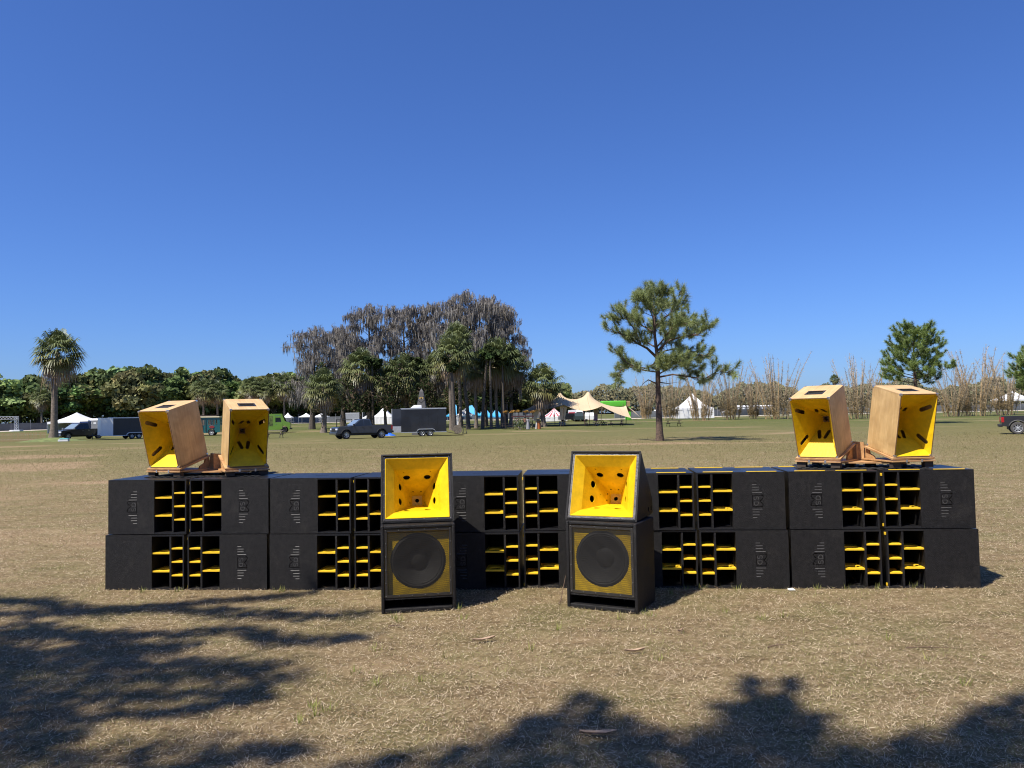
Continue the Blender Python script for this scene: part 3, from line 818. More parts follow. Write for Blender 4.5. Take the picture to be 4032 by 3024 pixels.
# plywood stands the horns tilt on
for (a, b, lab, rot) in ((TOPS[0], TOPS[1], 'plywood stand under the left pair of wooden horns', -5), (TOPS[2], TOPS[3], 'plywood stand under the right pair of wooden horns', -5)):
    mid = (Vector(a[1]) + Vector(b[1])) / 2
    z0 = 1.2435
    t = thing('plywood_stand', lab, 'stand', (mid.x, mid.y, z0), 0, 'plywood stands under the wooden horns')
    for q in (a, b):
        p = Vector(q[1]) - Vector((mid.x, mid.y, z0))
        Mh = Matrix.Translation(p) @ Matrix.Rotation(R(q[2]), 4, 'Z') @ Matrix.Rotation(R(q[3]), 4, 'X')
        My = Matrix.Translation((p.x, p.y, 0)) @ Matrix.Rotation(R(q[2]), 4, 'Z')
        zb = p.z - .046
        mb = MB(); mb.box(-HW / 2 - .030, HW / 2 + .030, -.016, HD + .01, -.026, -.0045, M=Mh); mb.build('tilt_board', M['ply_base'], t, bevel=.002)
        mb = MB(); mb.box(-HW / 2 - .035, HW / 2 + .035, -.022, .56, zb - .006, zb + .010, M=My); mb.build('base_board', M['ply_base'], t, bevel=.002)
        for (fx, fy) in ((-HW / 2 + .03, .03), (HW / 2 - .03, .03), (-HW / 2 + .03, .48), (HW / 2 - .03, .48)):
            mb = MB(); mb.box(fx - .05, fx + .05, fy - .03, fy + .03, .012, zb - .006, M=My); mb.build('foot', M['dark_ply'], t)
        inner = 1 if q is a else -1
        for sx in (1, -1):
            xx = sx * (HW / 2 - .02)
            hh = HD * sin(R(q[3])) * .92
            Mb = My @ Matrix(((0, 0, 1, xx), (1, 0, 0, .20), (0, 1, 0, zb + .0105), (0, 0, 0, 1)))
            mb = MB(); mb.slab([(.16, 0), (.33, 0), (.33, hh + .035), (.28, hh + .045), (.25, hh * .55), (.17, .03)], Mb, .018); mb.build('bracket', M['ply_base'], t)
        # board at the back, facing forward
        Mf = My @ Matrix(((1, 0, 0, inner * .20 - .09), (0, 0, -1, .585), (0, 1, 0, zb - .005), (0, 0, 0, 1)))
        hh = HD * sin(R(q[3])) + .055
        mb = MB(); mb.slab([(0, 0), (.20, 0), (.20, hh), (.06, hh + .01), (.04, hh * .5), (0, hh * .3)] if inner > 0 else [(0, 0), (.20, 0), (.20, hh * .3), (.15, hh * .45), (.14, hh), (0, hh + .01)], Mf, .018); mb.build('back_brace', M['ply_base'], t)
        for fx in (-.09, .09):
            mb = MB(); mb.box(fx - .010, fx + .010, -.026, -.0225, zb - .012, zb + .02, M=My); mb.build('latch', M['steel'], t, bevel=.002)
    # joining board
    pa, pb = Vector(a[1]) - Vector((mid.x, mid.y, 0)), Vector(b[1]) - Vector((mid.x, mid.y, 0))
    d = (pb - pa); ang = atan2(d.y, d.x)
    Mj = Matrix.Translation(((pa.x + pb.x) / 2, (pa.y + pb.y) / 2, 0)) @ Matrix.Rotation(ang, 4, 'Z')
    zj = min(a[1][2], b[1][2]) - z0 - .046
    mb = MB(); mb.box(-d.length / 2 + .02, d.length / 2 - .02, .07, .50, zj - .024, zj - .0075, M=Mj); mb.build('joining_board', M['ply_base'], t, bevel=.002)
    mt = thing('rubber_mat', lab.replace('plywood stand under', 'ribbed black rubber mat beneath the stand of'), 'mat', (mid.x, mid.y, z0 + .0005), ang)
    mb = MB(); mb.box(-.72, .66, -.06, .60, 0, .006); mb.build('sheet', M['rubber'], mt)
    for k in range(16):
        mb = MB(); mb.box(-.70 + k * .085, -.66 + k * .085, -.075, .61, .006, .011); mb.build('rib', M['rubber'], mt)

# ================================================================== plants
def unit(v): return v / np.maximum(np.linalg.norm(v, axis=-1, keepdims=True), 1e-9)
def rnd_dirs(n, rng): return unit(rng.normal(size=(n, 3)))

def leaf_quads(P, N, size, rng, aspect=.6):
    """a quad at every point, roughly facing N"""
    n = len(P)
    a = unit(np.cross(N, rnd_dirs(n, rng))); b = np.cross(N, a)
    s = np.asarray(size).reshape(-1, 1) * np.ones((n, 1)) * .5
    V = np.empty((n, 4, 3)); V[:, 0] = P - a * s - b * s * aspect; V[:, 1] = P + a * s - b * s * aspect; V[:, 2] = P + a * s + b * s * aspect; V[:, 3] = P - a * s + b * s * aspect
    return V.reshape(-1, 3), np.arange(4 * n).reshape(n, 4)

def oak_crown(seed, n=9500, clumps=64, leaf=.052, flat=.75, tone=(.052, .075, .022), var=.35, low=.0):
    """crown about one unit wide and one high, standing on z = 0: many leaf clumps of different green"""
    rng = np.random.default_rng(seed)
    c = rng.normal(size=(clumps * 3, 3)); c = unit(c) * (rng.random((clumps * 3, 1)) ** .45) * .40
    c[:, 2] = c[:, 2] * flat + .52; c = c[c[:, 2] > .16 + low][:clumps]
    k = len(c); rad = .085 + .085 * rng.random(k)
    per = np.maximum(6, (n * rad ** 2 / (rad ** 2).sum()).astype(int))
    P, N, C = [], [], []
    for i in range(k):
        d = rnd_dirs(per[i], rng); d[:, 2] = np.where(rng.random(per[i]) < .6, np.abs(d[:, 2]), d[:, 2])
        r = rad[i] * (.55 + .5 * rng.random((per[i], 1)))
        P.append(c[i] + d * r * np.array([1.15, 1.15, .8])); N.append(unit(d + .8 * rng.normal(size=(per[i], 3))))
        t = np.array(tone) * (1 + var * rng.normal()) * np.array([1 + .25 * rng.normal() * var, 1, 1 + .2 * rng.normal() * var])
        C.append(np.clip(t * (1 + .22 * rng.normal(size=(per[i], 1))), .006, .5))
    P, N, C = map(np.concatenate, (P, N, C))
    V, Fc = leaf_quads(P, N, leaf * (.6 + .8 * rng.random(len(P))), rng)
    return npmesh('crown', V, Fc, M['leaf'], np.repeat(C, 4, 0)), c

def oak_trunk(seed, centres):
    rng = random.Random(seed); mb = MB()
    mb.tube([(0, 0, -.02), (.01, 0, .15), (-.01, .01, .34), (0, 0, .5)], [.035, .028, .022, .012], 7)
    for c in centres[:14]:
        z = rng.uniform(.14, .36)
        mb.tube([(0, 0, z), (c[0] * .5, c[1] * .5, z + (c[2] - z) * .6), tuple(c)], [.014, .009, .003], 5)
    return mb.mesh('trunk', [M['bark']], smooth=True)

OAK = []
for k, (tone, flat) in enumerate((((.145, .195, .068), .75), ((.185, .20, .078), .62), ((.115, .160, .064), .85), ((.21, .205, .092), .7), ((.14, .22, .075), .7))):
    me, cs = oak_crown(100 + k, flat=flat, tone=tone); OAK.append((me, oak_trunk(k, cs)))

def oak(label, x, y, w, h, kind, group=None, rz=None, name='oak_tree'):
    t = thing(name, label, 'tree', (x, y, ground_z(y) - .05), random.uniform(0, 6.28) if rz is None else rz, group, (w, w, h))
    put('crown', OAK[kind][0], t); put('trunk', OAK[kind][1], t)
    return t

# ---------------------------------------------------------------- sabal palms
def palm_crown(seed, n=44, droop=.5, dead=False, size=1.0):
    """fan fronds round the top of the stem; about 2.2 m radius"""
    rng = random.Random(seed); V, Fq, C = [], [], []
    def tri(a, b, c, col):
        k = len(V); V.extend((a, b, c)); Fq.append((k, k + 1, k + 2)); C.extend((col,) * 3)
    for i in range(n):
        az = i * 2.39996 + rng.uniform(-.25, .25)
        if dead: el = R(rng.uniform(-78, -30)); pl = rng.uniform(.5, 1.0); fr = rng.uniform(.8, 1.1)
        else: el = R(86 - 128 * ((i + .5) / n) ** .88 + rng.uniform(-8, 8)); pl = rng.uniform(.85, 1.25); fr = rng.uniform(.9, 1.25)
        d = Vector((cos(az) * cos(el), sin(az) * cos(el), sin(el)))
        side = Vector((-sin(az), cos(az), rng.uniform(-.3, .3))).normalized()
        b = d * pl + Vector((0, 0, -.12 * pl * cos(el)))
        up = side.cross(d).normalized()
        if dead: g = rng.random(); col0 = (.24 + .16 * g, .165 + .11 * g, .09 + .06 * g)
        else:
            g = rng.random(); y = max(0, (i / n) - .55) * 1.3
            col0 = (.078 + .062 * g + .15 * y, .100 + .062 * g + .08 * y, .034 + .025 * g + .01 * y)
        tri(Vector((0, 0, 0)) + side * .02, -side * .02, b, tuple(c * 1.1 for c in col0))
        nl = 17
        for q in range(nl):
            f = -1 + 2 * q / (nl - 1)
            a = f * R(112)
            L_ = fr * (1.0 - .30 * abs(f)) * rng.uniform(.88, 1.1)
            ld = (d * cos(a) + side * sin(a)).normalized()
            fold = up * (.20 * abs(f) - .06) * L_
            m = b + ld * L_ * .55 + fold * .6
            dr = (.22 + droop * rng.uniform(.3, 1.0)) * L_ * (1.3 if dead else 1)
            tip = b + ld * L_ * .92 + fold * .6 + Vector((0, 0, -dr))
            w = ld.cross(up).normalized() * (.052 if not dead else .040)
            s = rng.uniform(.75, 1.3); col = tuple(min(.6, c * s) for c in col0); tipc = tuple(min(.7, c * s * 1.15) for c in col0)
            k = len(V); V.extend((b, m - w, tip, m + w)); Fq.append((k, k + 1, k + 3)); Fq.append((k + 1, k + 2, k + 3)); C.extend((col, col, tipc, col))
    V = np.array([tuple(p) for p in V]) * size
    return npmesh('dead_fronds' if dead else 'crown', V, Fq, M['frond'], C)
PALM = [(palm_crown(5 + k, n=56, droop=.32), palm_crown(50 + k, n=30, dead=True)) for k in range(3)]

def palm(label, x, y, h, r, kind=0, lean=(0, 0), base=.24, top=.17, dead=1.0, group=None, boots=False, z0=None):
    """h: height of the crown's middle, r: crown radius (about 2.1 in the model)"""
    t = thing('palm_tree', label, 'palm', (x, y, (ground_z(y) if z0 is None else z0) - .05), 0, group)
    pts, rad = [], []
    for k in range(9):
        f = k / 8
        pts.append((lean[0] * (f ** 1.5) + .10 * sin(f * 5 + kind), lean[1] * f * f, h * f)); rad.append((base * (1.45 if k == 0 else 1.0) * (1 - f) + top * f) * (1 + .05 * random.uniform(-1, 1)))
    mb = MB(); mb.tube(pts, rad, 12)
    mb.build('trunk', M['bark_palm'], t, smooth=True)
    if boots:
        mb = MB()
        for k in range(34):
            z = h * random.uniform(.08, .8); a = random.uniform(0, 6.28); f = z / h
            c = Vector((lean[0] * f ** 1.5, lean[1] * f * f, z)); o = Vector((cos(a), sin(a), 0)); rr = (base * (1 - f) + top * f)
            mb.tube([c + o * rr * .8, c + o * (rr + .10) + Vector((0, 0, .22)), c + o * (rr + .18) + Vector((0, 0, .5))], [.06, .045, .015], 5)
        mb.build('leaf_stubs', M['bark_palm'], t)
    s = r / 2.1
    o = put('crown', PALM[kind][0], t, pts[-1]); o.scale = (s, s, s); o.rotation_euler = (0, 0, random.uniform(0, 6))
    if dead:
        o = put('dead_fronds', PALM[kind][1], t, (pts[-1][0], pts[-1][1], pts[-1][2] - .1)); o.scale = (s * .95, s * .95, s * dead); o.rotation_euler = (0, 0, random.uniform(0, 6))
    return t

# ---------------------------------------------------------------- moss-hung cypresses
def cypress(label, x, y, h, spread, seed, moss=5200, start=.30, group=None, lean=0.0, base=.42):
    rng = random.Random(seed); nr = np.random.default_rng(seed)
    t = thing('cypress_tree', label, 'tree', (x, y, ground_z(y) - .05), 0, group)
    mb = MB()
    tp = [Vector((lean * f * h + .25 * sin(3.1 * f + seed), .2 * sin(2.3 * f + seed * 2), h * f * .97)) for f in [k / 8 for k in range(9)]]
    mb.tube(tp, [base * 1.5, base * 1.05, base * .9, base * .78, base * .64, base * .5, base * .36, base * .2, .03], 9)
    pts = []                                      # where moss hangs
    nlimb = 46
    for k in range(nlimb):
        f = start + (1 - start) * (k + rng.random()) / nlimb
        o = tp[min(7, int(f * 8))].lerp(tp[min(8, int(f * 8) + 1)], f * 8 - int(f * 8))
        az = k * 2.4 + rng.uniform(-.5, .5)
        rise = rng.uniform(.10, .45) + .35 * f
        ln = spread * (1.05 if f < .78 else 1.05 - .60 * (f - .78) / .22) * rng.uniform(.5, 1.15)
        d = Vector((cos(az), sin(az), 0))
        path = [o, o + d * ln * .35 + Vector((0, 0, rise * ln * .32)), o + d * ln * .7 + Vector((0, 0, rise * ln * .45)), o + d * ln + Vector((rng.uniform(-.3, .3), rng.uniform(-.3, .3), rise * ln * .46))]
        mb.tube(path, [.10 * (1.3 - f), .075 * (1.3 - f), .045, .015], 5)
        for q in range(9):
            g = .28 + .72 * rng.random(); j = min(2, int(g * 3)); p = path[j].lerp(path[j + 1], g * 3 - j)
            e = p + Vector((rng.uniform(-1, 1), rng.uniform(-1, 1), rng.uniform(-.05, .75))) * rng.uniform(.6, 1.5)
            mb.tube([p, p.lerp(e, .5) + Vector((0, 0, .1)), e], [.03, .02, .007], 3, cap=False)
            pts += [p, p.lerp(e, .4), p.lerp(e, .7), e, e]
            for _ in range(2):
                e2 = e + Vector((rng.uniform(-.5, .5), rng.uniform(-.5, .5), rng.uniform(0, .45)))
                mb.tube([e, e2], [.010, .004], 3, cap=False); pts.append(e2)
    mb.build('trunk', M['bark'], t, smooth=True)
    P = np.array([tuple(p) for p in pts])
    n = moss
    c = P[nr.integers(0, len(P), n)] + nr.normal(0, .10, (n, 3))
    ln = .20 + 1.35 * nr.random(n) ** 2.0
    az = nr.random(n) * 2 * pi; w = (.028 + .05 * nr.random(n))
    s = np.stack([np.cos(az), np.sin(az), 0 * az], 1) * w[:, None]
    sway = nr.normal(0, .10, (n, 3)); sway[:, 2] = 0
    dn = np.stack([0 * ln, 0 * ln, -ln], 1)
    V = np.empty((n, 6, 3)); V[:, 0] = c - s * .5; V[:, 1] = c + s * .5; V[:, 2] = c - s + dn * .5 + sway * .5; V[:, 3] = c + s + dn * .5 + sway * .5; V[:, 4] = c - s * .15 + dn + sway; V[:, 5] = c + s * .15 + dn + sway
    k = np.arange(n)[:, None] * 6
    Fc = np.concatenate([k + np.array([[0, 1, 3, 2]]), k + np.array([[2, 3, 5, 4]])])
    g = nr.random((n, 1)); C = np.array([.17, .155, .135]) * (1 - g) + np.array([.40, .372, .335]) * g
    put('moss', npmesh('moss', V.reshape(-1, 3), Fc, M['moss'], np.repeat(C, 6, 0)), t)
    # fine bare twigs at the outside of the crown
    n = int(moss * .7)
    c = P[nr.integers(0, len(P), n)]; d = rnd_dirs(n, nr) * (.25 + .45 * nr.random((n, 1))); d[:, 2] = np.abs(d[:, 2]) * .8
    s = unit(np.cross(d, rnd_dirs(n, nr))) * .014
    V = np.stack([c - s, c + s, c + d], 1).reshape(-1, 3); g = nr.random((n, 1)); C = np.array([.12, .095, .075]) * (1 - g) + np.array([.26, .215, .18]) * g
    put('twigs', npmesh('twigs', V, np.arange(3 * n).reshape(n, 3), M['moss'], np.repeat(C, 3, 0)), t)
    return t

# ---------------------------------------------------------------- pines
def needle_tufts(cs, rad, per, rng, tone=(.075, .10, .030), width=.016):
    """bottlebrush tufts of long needles: centre, axis and radius of each"""
    V, C = [], []
    for (c, ax), r in zip(cs, rad):
        n = per
        d = unit(rng.normal(size=(n, 3)) + np.array(ax) * 1.1)
        b = np.array(c) + np.array(ax) * (rng.random((n, 1)) - .6) * r * 1.1
        l = r * (.65 + .5 * rng.random((n, 1)))
        s = unit(np.cross(d, rnd_dirs(n, rng))) * width
        V.append(np.stack([b - s, b + s, b + d * l + np.array([0, 0, -.10]) * l], 1))
        k = (1 + .22 * rng.normal()); g = rng.random((n, 1))
        C.append(np.repeat(np.clip((np.array(tone) * (1 - g) + np.array(tone) * np.array([1.95, 1.65, 1.7]) * g) * k, .008, .5), 3, 0))
    V = np.concatenate(V).reshape(-1, 3); C = np.concatenate(C)
    return npmesh('needles', V, np.arange(len(V)).reshape(-1, 3), M['needle'], C)

def pine(label, loc, trunk, rads, limbs, seed, tuft=.42, per=80, nsub=9, width=.016, tone=(.075, .10, .030), group=None, dead=(), tscale=1.0):
    """limbs: (start fraction of trunk height, list of points) in metres"""
    rng = random.Random(seed); nr = np.random.default_rng(seed)
    t = thing('pine_tree', label, 'tree', loc, 0, group)
    mb = MB(); tv = [Vector(p) for p in trunk]; mb.tube(tv, rads, 11)
    mb.build('trunk', M['bark_pine'], t, smooth=True)
    mb = MB(); cs, rd = [], []
    for path, r0 in limbs:
        path = [Vector(p) for p in path]; n = len(path)
        mb.tube(path, [r0 * (1 - .8 * k / (n - 1)) for k in range(n)], 6)
        for q in range(nsub):
            g = .30 + .70 * (q + rng.random()) / nsub; j = min(n - 2, int(g * (n - 1))); p = path[j].lerp(path[j + 1], g * (n - 1) - j)
            dirn = (path[j + 1] - path[j]).normalized()
            e = p + (Vector((rng.uniform(-1, 1), rng.uniform(-1, 1), rng.uniform(-.25, .9))) + dirn * .7).normalized() * rng.uniform(.35, .95) * tscale
            mid = p.lerp(e, .5) + Vector((0, 0, -.06))
            mb.tube([p, mid, e], [r0 * .28 + .006, r0 * .2 + .005, .008], 4, cap=False)
            ax = ((e - mid).normalized() + Vector((0, 0, .5))).normalized(); cs.append((tuple(e), tuple(ax))); rd.append(tuft * rng.uniform(.75, 1.15))
            if rng.random() < .5:
                e2 = e + Vector((rng.uniform(-.4, .4), rng.uniform(-.4, .4), rng.uniform(-.1, .4))) * tscale
                mb.tube([mid, e2], [.012, .006], 3, cap=False); cs.append((tuple(e2), tuple(ax))); rd.append(tuft * rng.uniform(.6, .95))
        ax = ((path[-1] - path[-2]).normalized() + Vector((0, 0, .4))).normalized(); cs.append((tuple(path[-1]), tuple(ax))); rd.append(tuft)
    for path, r0 in dead:
        mb.tube([Vector(p) for p in path], [r0 * (1 - .85 * k / (len(path) - 1)) for k in range(len(path))], 5)
    cs.append((tuple(tv[-1]), (0, 0, 1))); rd.append(tuft * 1.2)
    mb.build('limbs', M['bark_pine'], t, smooth=True)
    put('needles', needle_tufts(cs, rd, per, nr, tone, width), t)
    return t

# ---------------------------------------------------------------- bamboo
def bamboo_mesh(seed, n=26, h=9.0, r=1.5, lean=1.0):
    rng = random.Random(seed); nr = np.random.default_rng(seed)
    mb = MB(); P = []
    for k in range(n):
        a = rng.uniform(0, 6.28); q = r * sqrt(rng.random()); b = Vector((q * cos(a), q * sin(a), 0)); hh = h * rng.uniform(.62, 1.12)
        o = Vector((cos(a), sin(a), 0)) * rng.uniform(.03, .42) * lean * hh
        cv = Vector((rng.uniform(-.5, .5), rng.uniform(-.5, .5), 0)) * .04 * hh
        path = [b, b + o * .22 + cv + Vector((0, 0, hh * .33)), b + o * .58 + cv + Vector((0, 0, hh * .68)), b + o * 1.05 + Vector((0, 0, hh))]
        w = rng.uniform(.035, .06)
        mb.tube(path, [w, w * .95, w * .75, w * .3], 4, mi=rng.randrange(2), cap=False)
        for j in range(60):
            f = rng.random(); i = min(2, int(f * 3)); P.append((path[i].lerp(path[i + 1], f * 3 - i), f))
    culm = mb.mesh('culms', [M['culm'], M['culm2']], smooth=True)
    n = 19000
    ii = nr.integers(0, len(P), n); c = np.array([tuple(P[i][0]) for i in ii]); f = np.array([P[i][1] for i in ii])
    keep = (nr.random(n) < np.clip(1.05 - .95 * f, .34, 1)) & (f > .10)
    c, f = c[keep], f[keep]; n = len(c)
    d = unit(nr.normal(size=(n, 3)) + np.array([0, 0, .35])) * (.22 + .60 * nr.random((n, 1))) * (1 - .35 * f[:, None])
    s = unit(np.cross(d, rnd_dirs(n, nr))) * (.014 + .020 * nr.random((n, 1)) * (1 - f[:, None]))
    V = np.stack([c - s, c + s, c + d], 1).reshape(-1, 3); g = nr.random((n, 1))
    lo = np.array([.22, .165, .075]) * (1 - g) + np.array([.42, .32, .165]) * g; hi = np.array([.38, .31, .23]) * (1 - g) + np.array([.62, .53, .42]) * g
    C = lo * (1 - f[:, None]) + hi * f[:, None]
    return culm, npmesh('twigs', V, np.arange(3 * n).reshape(n, 3), M['moss'], np.repeat(C, 3, 0))
M['culm'] = mat('bamboo_culm', (.42, .28, .13), .6, vary=.3, scale=2)
M['culm2'] = mat('bamboo_culm_grey', (.30, .235, .155), .6, vary=.3, scale=2)
BAMBOO = [bamboo_mesh(31), bamboo_mesh(32, n=20, r=1.0), bamboo_mesh(33, n=32, r=1.7, lean=.9)]
def bamboo(label, px, py, hpx, kind):
    p = spot(px, py); s = hpx * p.y / FPX / 9.6
    t = thing('bamboo_clump', label, 'bamboo', p, random.uniform(0, 6), 'bamboo clumps at the edge of the field', s)
    put('culms', BAMBOO[kind][0], t); put('twigs', BAMBOO[kind][1], t)

# ================================================================== placing the plants
# far tree line on the left, behind the fence
LEFT_TREES = [(-60, 1470, 150, 2), (75, 1485, 160, 0), (150, 1478, 140, 3), (255, 1490, 150, 4), (350, 1462, 150, 1), (470, 1446, 170, 2), (560, 1440, 150, 3), (655, 1470, 150, 0), (745, 1452, 150, 2), (830, 1450, 140, 3), (905, 1490, 150, 4), (990, 1480, 150, 0), (1080, 1465, 170, 1), (1180, 1470, 150, 2), (1280, 1490, 160, 4), (1400, 1490, 170, 0), (1530, 1495, 160, 2), (1660, 1500, 170, 3), (1790, 1505, 160, 0), (1910, 1510, 160, 2), (2030, 1515, 150, 1), (2120, 1525, 140, 0)]
LEFT_LABELS = ['broad dark oak at the picture edge beyond the truss', 'broad oak rising directly behind the aluminium truss', 'olive-topped oak just left of the lone palm crown', 'bright green oak right behind the lone palm trunk', 'oak with flat top over the white peaked tent', 'tall oak over the right end of the white peaked tent', 'tallest oak over the dark enclosed trailer front', 'oak right behind the leftmost wooden horn', 'dark oak above the gap between the left wooden horns', 'tall pale-topped oak over the second wooden horn', 'low bright oak behind the green step van', 'round oak above the green step van', 'olive-topped oak between the step van and the grove', 'dark oak behind the leftmost mossy cypress', 'green oak seen between the grove trunks over the silver pickup', 'oak seen between trunks above the grey pickup', 'oak seen through the trunks left of the obelisk', 'olive oak seen behind the obelisk', 'oak seen through the grove behind the cable reel', 'dark oak seen through the middle trunks of the grove', 'oak behind the flowered stall under the grove', 'oak behind the tan stretch tent and rightmost grove palm']
for k, ((px, top, wpx, kind), lab) in enumerate(zip(LEFT_TREES, LEFT_LABELS)):
    y = 196 + (k * 37 % 17)
    p = spot_at(px, y); h = height_at(px, top, y)
    oak(lab, p.x, p.y, wpx * 1.75 * y / FPX, h * 1.12, kind, 'oaks of the tree line on the left')
# the wood behind them and its understorey: one mass
def wood_mass(name, label, lo_px, hi_px, y0, y1, n, top_fn, tone, leaf):
    rng = np.random.default_rng(hash(name) % 999 if False else len(name))
    px = lo_px + (hi_px - lo_px) * rng.random(n); y = y0 + (y1 - y0) * rng.random(n)
    P = np.empty((n, 3))
    u = rng.random(n) ** .8
    d = [direction(a, 1600.0) for a in px]
    P[:, 0] = [q[0] / q[1] * b for q, b in zip(d, y)]; P[:, 1] = y
    hh = np.array([top_fn(a, b) for a, b in zip(px, y)])
    P[:, 2] = [ground_z(b) for b in y] + u * hh
    cell = np.floor(P[:, 0] / 3.2) * 7 + np.floor(P[:, 2] / 2.2) * 131 + np.floor(y / 5) * 17
    tonek = .75 + .55 * ((np.sin(cell * 12.9898) * 43758.5453) % 1.0)
    warm = ((np.sin(cell * 7.233) * 1531.77) % 1.0)
    N = rnd_dirs(n, rng); N[:, 1] = -np.abs(N[:, 1]); N[:, 2] = np.abs(N[:, 2])
    V, Fc = leaf_quads(P, unit(N), leaf * (.6 + .8 * rng.random(n)), rng)
    C = np.array(tone) * (tonek * (.8 + .4 * rng.random(n)))[:, None] * (1 + warm[:, None] * np.array([.30, .05, .0]))
    tag(put(name, npmesh(name, V, Fc, M['leaf'], np.repeat(C, 4, 0))), label, 'woodland', kind='stuff')
wob = lambda a: .5 * sin(a * .013) + .3 * sin(a * .037 + 1) + .2 * sin(a * .091)
wood_mass('woodland', 'dense dark undergrowth of the wood behind the left tree line', -200, 2250, 206, 226, 44000, lambda a, b: 9.0 + 1.6 * wob(a), (.100, .132, .055), .7)
wood_mass('far_woodland', 'low hazy tree line along the far right horizon', 1950, 4300, 285, 320, 52000, lambda a, b: 9.0 + 2.3 * wob(a) + 1.1 * sin(a * .021 + 2) + (.8 if a < 2600 else 0), (.155, .165, .100), .8)
def grove_mass():
    rng = np.random.default_rng(61); n = 26000
    px = 1225 + 815 * rng.random(n); y = 112 + 9 * rng.random(n); u = rng.random(n)
    d = [direction(a, 1600.0) for a in px]
    P = np.empty((n, 3)); P[:, 0] = [q[0] / q[1] * b for q, b in zip(d, y)]; P[:, 1] = y
    lo = np.where(px < 1700, 2.7, 3.4); hi = 7.6 + 1.6 * np.sin(px * .021) + 1.0 * np.sin(px * .06 + 1)
    P[:, 2] = np.array([ground_z(b) for b in y]) + lo + (hi - lo) * u
    keep = (np.sin(P[:, 0] * 1.3) + np.sin(P[:, 2] * 1.9 + P[:, 0]) + .9 * rng.normal(size=n)) > .1; P = P[keep]; n = len(P)
    V, Fc = leaf_quads(P, rnd_dirs(n, rng), .34 * (.5 + rng.random(n)), rng, .4)
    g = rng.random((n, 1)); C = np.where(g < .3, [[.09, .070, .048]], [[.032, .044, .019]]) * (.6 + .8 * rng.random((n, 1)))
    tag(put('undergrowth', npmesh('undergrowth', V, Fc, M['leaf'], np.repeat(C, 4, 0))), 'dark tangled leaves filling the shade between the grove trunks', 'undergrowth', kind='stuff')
grove_mass()
# small palms standing before the tree line
for (px, base, h, r, lab) in ((1118, 1690, 190, 62, 'small palm with browned crown just left of the mossy grove'), (800, 1690, 175, 60, 'small palm between the left pair of wooden horns'), (855, 1690, 165, 55, 'small palm behind the teal trolley bus'), (990, 1685, 180, 58, 'small palm behind the green step van roof'), (165, 1695, 150, 52, 'small palm left of the lone palm trunk'), (1050, 1688, 170, 50, 'small palm just right of the green step van')):
    y = 180 + random.uniform(0, 6); p = spot_at(px, y)
    palm(lab, p.x, p.y, h * y / FPX * .80, r * y / FPX, random.randrange(3), base=.25, group='small palms along the tree line')

# the lone palm on the left with its grassy mound
p = spot(208, 1737); p.z = 0
mb = MB()
rg = [(3.6, 0), (2.6, .10), (1.6, .26), (.8, .38), (.01, .42)]
mb.lathe(rg, None, 28)
M['mound'] = mat('green_mound', (.13, .155, .045), .95, vary=.45, scale=1.5, bump=.8, bscale=12)
mo = mb.build('grassy_mound', M['mound'], smooth=True); mo.location = p; tag(mo, 'green grassy mound round the foot of the lone palm', 'mound', kind='structure')
palm('lone tall palm on a green mound beside the dark pickup truck', p.x, p.y, 9.6, 3.25, 1, lean=(.55, 0), base=.38, top=.22, dead=1.25, z0=.38)

# the grove: moss-hung cypresses
GROVE = [(1235, 1690, 1308, 118, 'leftmost and lowest mossy cypress of the grove'), (1452, 1682, 1218, 132, 'mossy cypress over the grey pickup truck'), (1345, 1682, 1300, 92, 'slim mossy cypress between the leftmost cypress and the grey pickup'),
         (1600, 1679, 1215, 120, 'broad mossy cypress over the front of the black trailer'), (1700, 1677, 1200, 100, 'mossy cypress right behind the dark obelisk'), (1815, 1680, 1162, 112, 'tallest mossy cypress, over the rear of the black trailer'), (1915, 1678, 1176, 100, 'mossy cypress over the middle trunks of the grove'), (1990, 1675, 1205, 85, 'rightmost mossy cypress, over the flowered stall')]
for k, (px, base, top, spx, lab) in enumerate(GROVE):
    p = spot(px, base); h = height_at(px, top, p.y)
    cypress(lab, p.x, p.y, h, spx * 1.02 * p.y / FPX, 200 + k, moss=11000 if k else 6500, start=.25, group='moss-hung cypresses of the grove', base=.40)
# the grove: palms
GP = [(1274, 1704, 1520, 70, True, 'stout palm with leaf stubs on its trunk, left end of the grove'), (1418, 1690, 1445, 78, False, 'palm over the cab of the grey pickup truck'), (1517, 1688, 1500, 62, False, 'palm with pale thin trunk left of the black trailer'), (1592, 1686, 1470, 78, False, 'palm right above the front of the black trailer'), (1640, 1684, 1475, 70, False, 'palm just left of the dark obelisk'), (1775, 1694, 1388, 78, False, 'tall palm behind the rear of the black trailer'), (1812, 1690, 1330, 66, False, 'tallest palm, half hidden in the moss of the grove'), (1873, 1686, 1448, 66, False, 'palm with low crown in the middle of the grove'), (1957, 1684, 1410, 84, False, 'large palm above the picnic table under the grove'), (2010, 1682, 1430, 74, False, 'palm above the flowered stall'), (1715, 1682, 1440, 66, False, 'palm right behind the dark obelisk'), (2139, 1680, 1505, 76, True, 'round-crowned palm standing apart, left of the tan stretch tent')]
for k, (px, base, ctr, r, boots, lab) in enumerate(GP):
    p = spot(px, base); h = height_at(px, ctr, p.y)
    palm(lab, p.x, p.y, h * .98, r * p.y / FPX * 1.30, k % 3, lean=(random.uniform(-.5, .5), 0), base=.36 if boots else .24, top=.19, dead=1.1, group='palms of the grove', boots=boots)
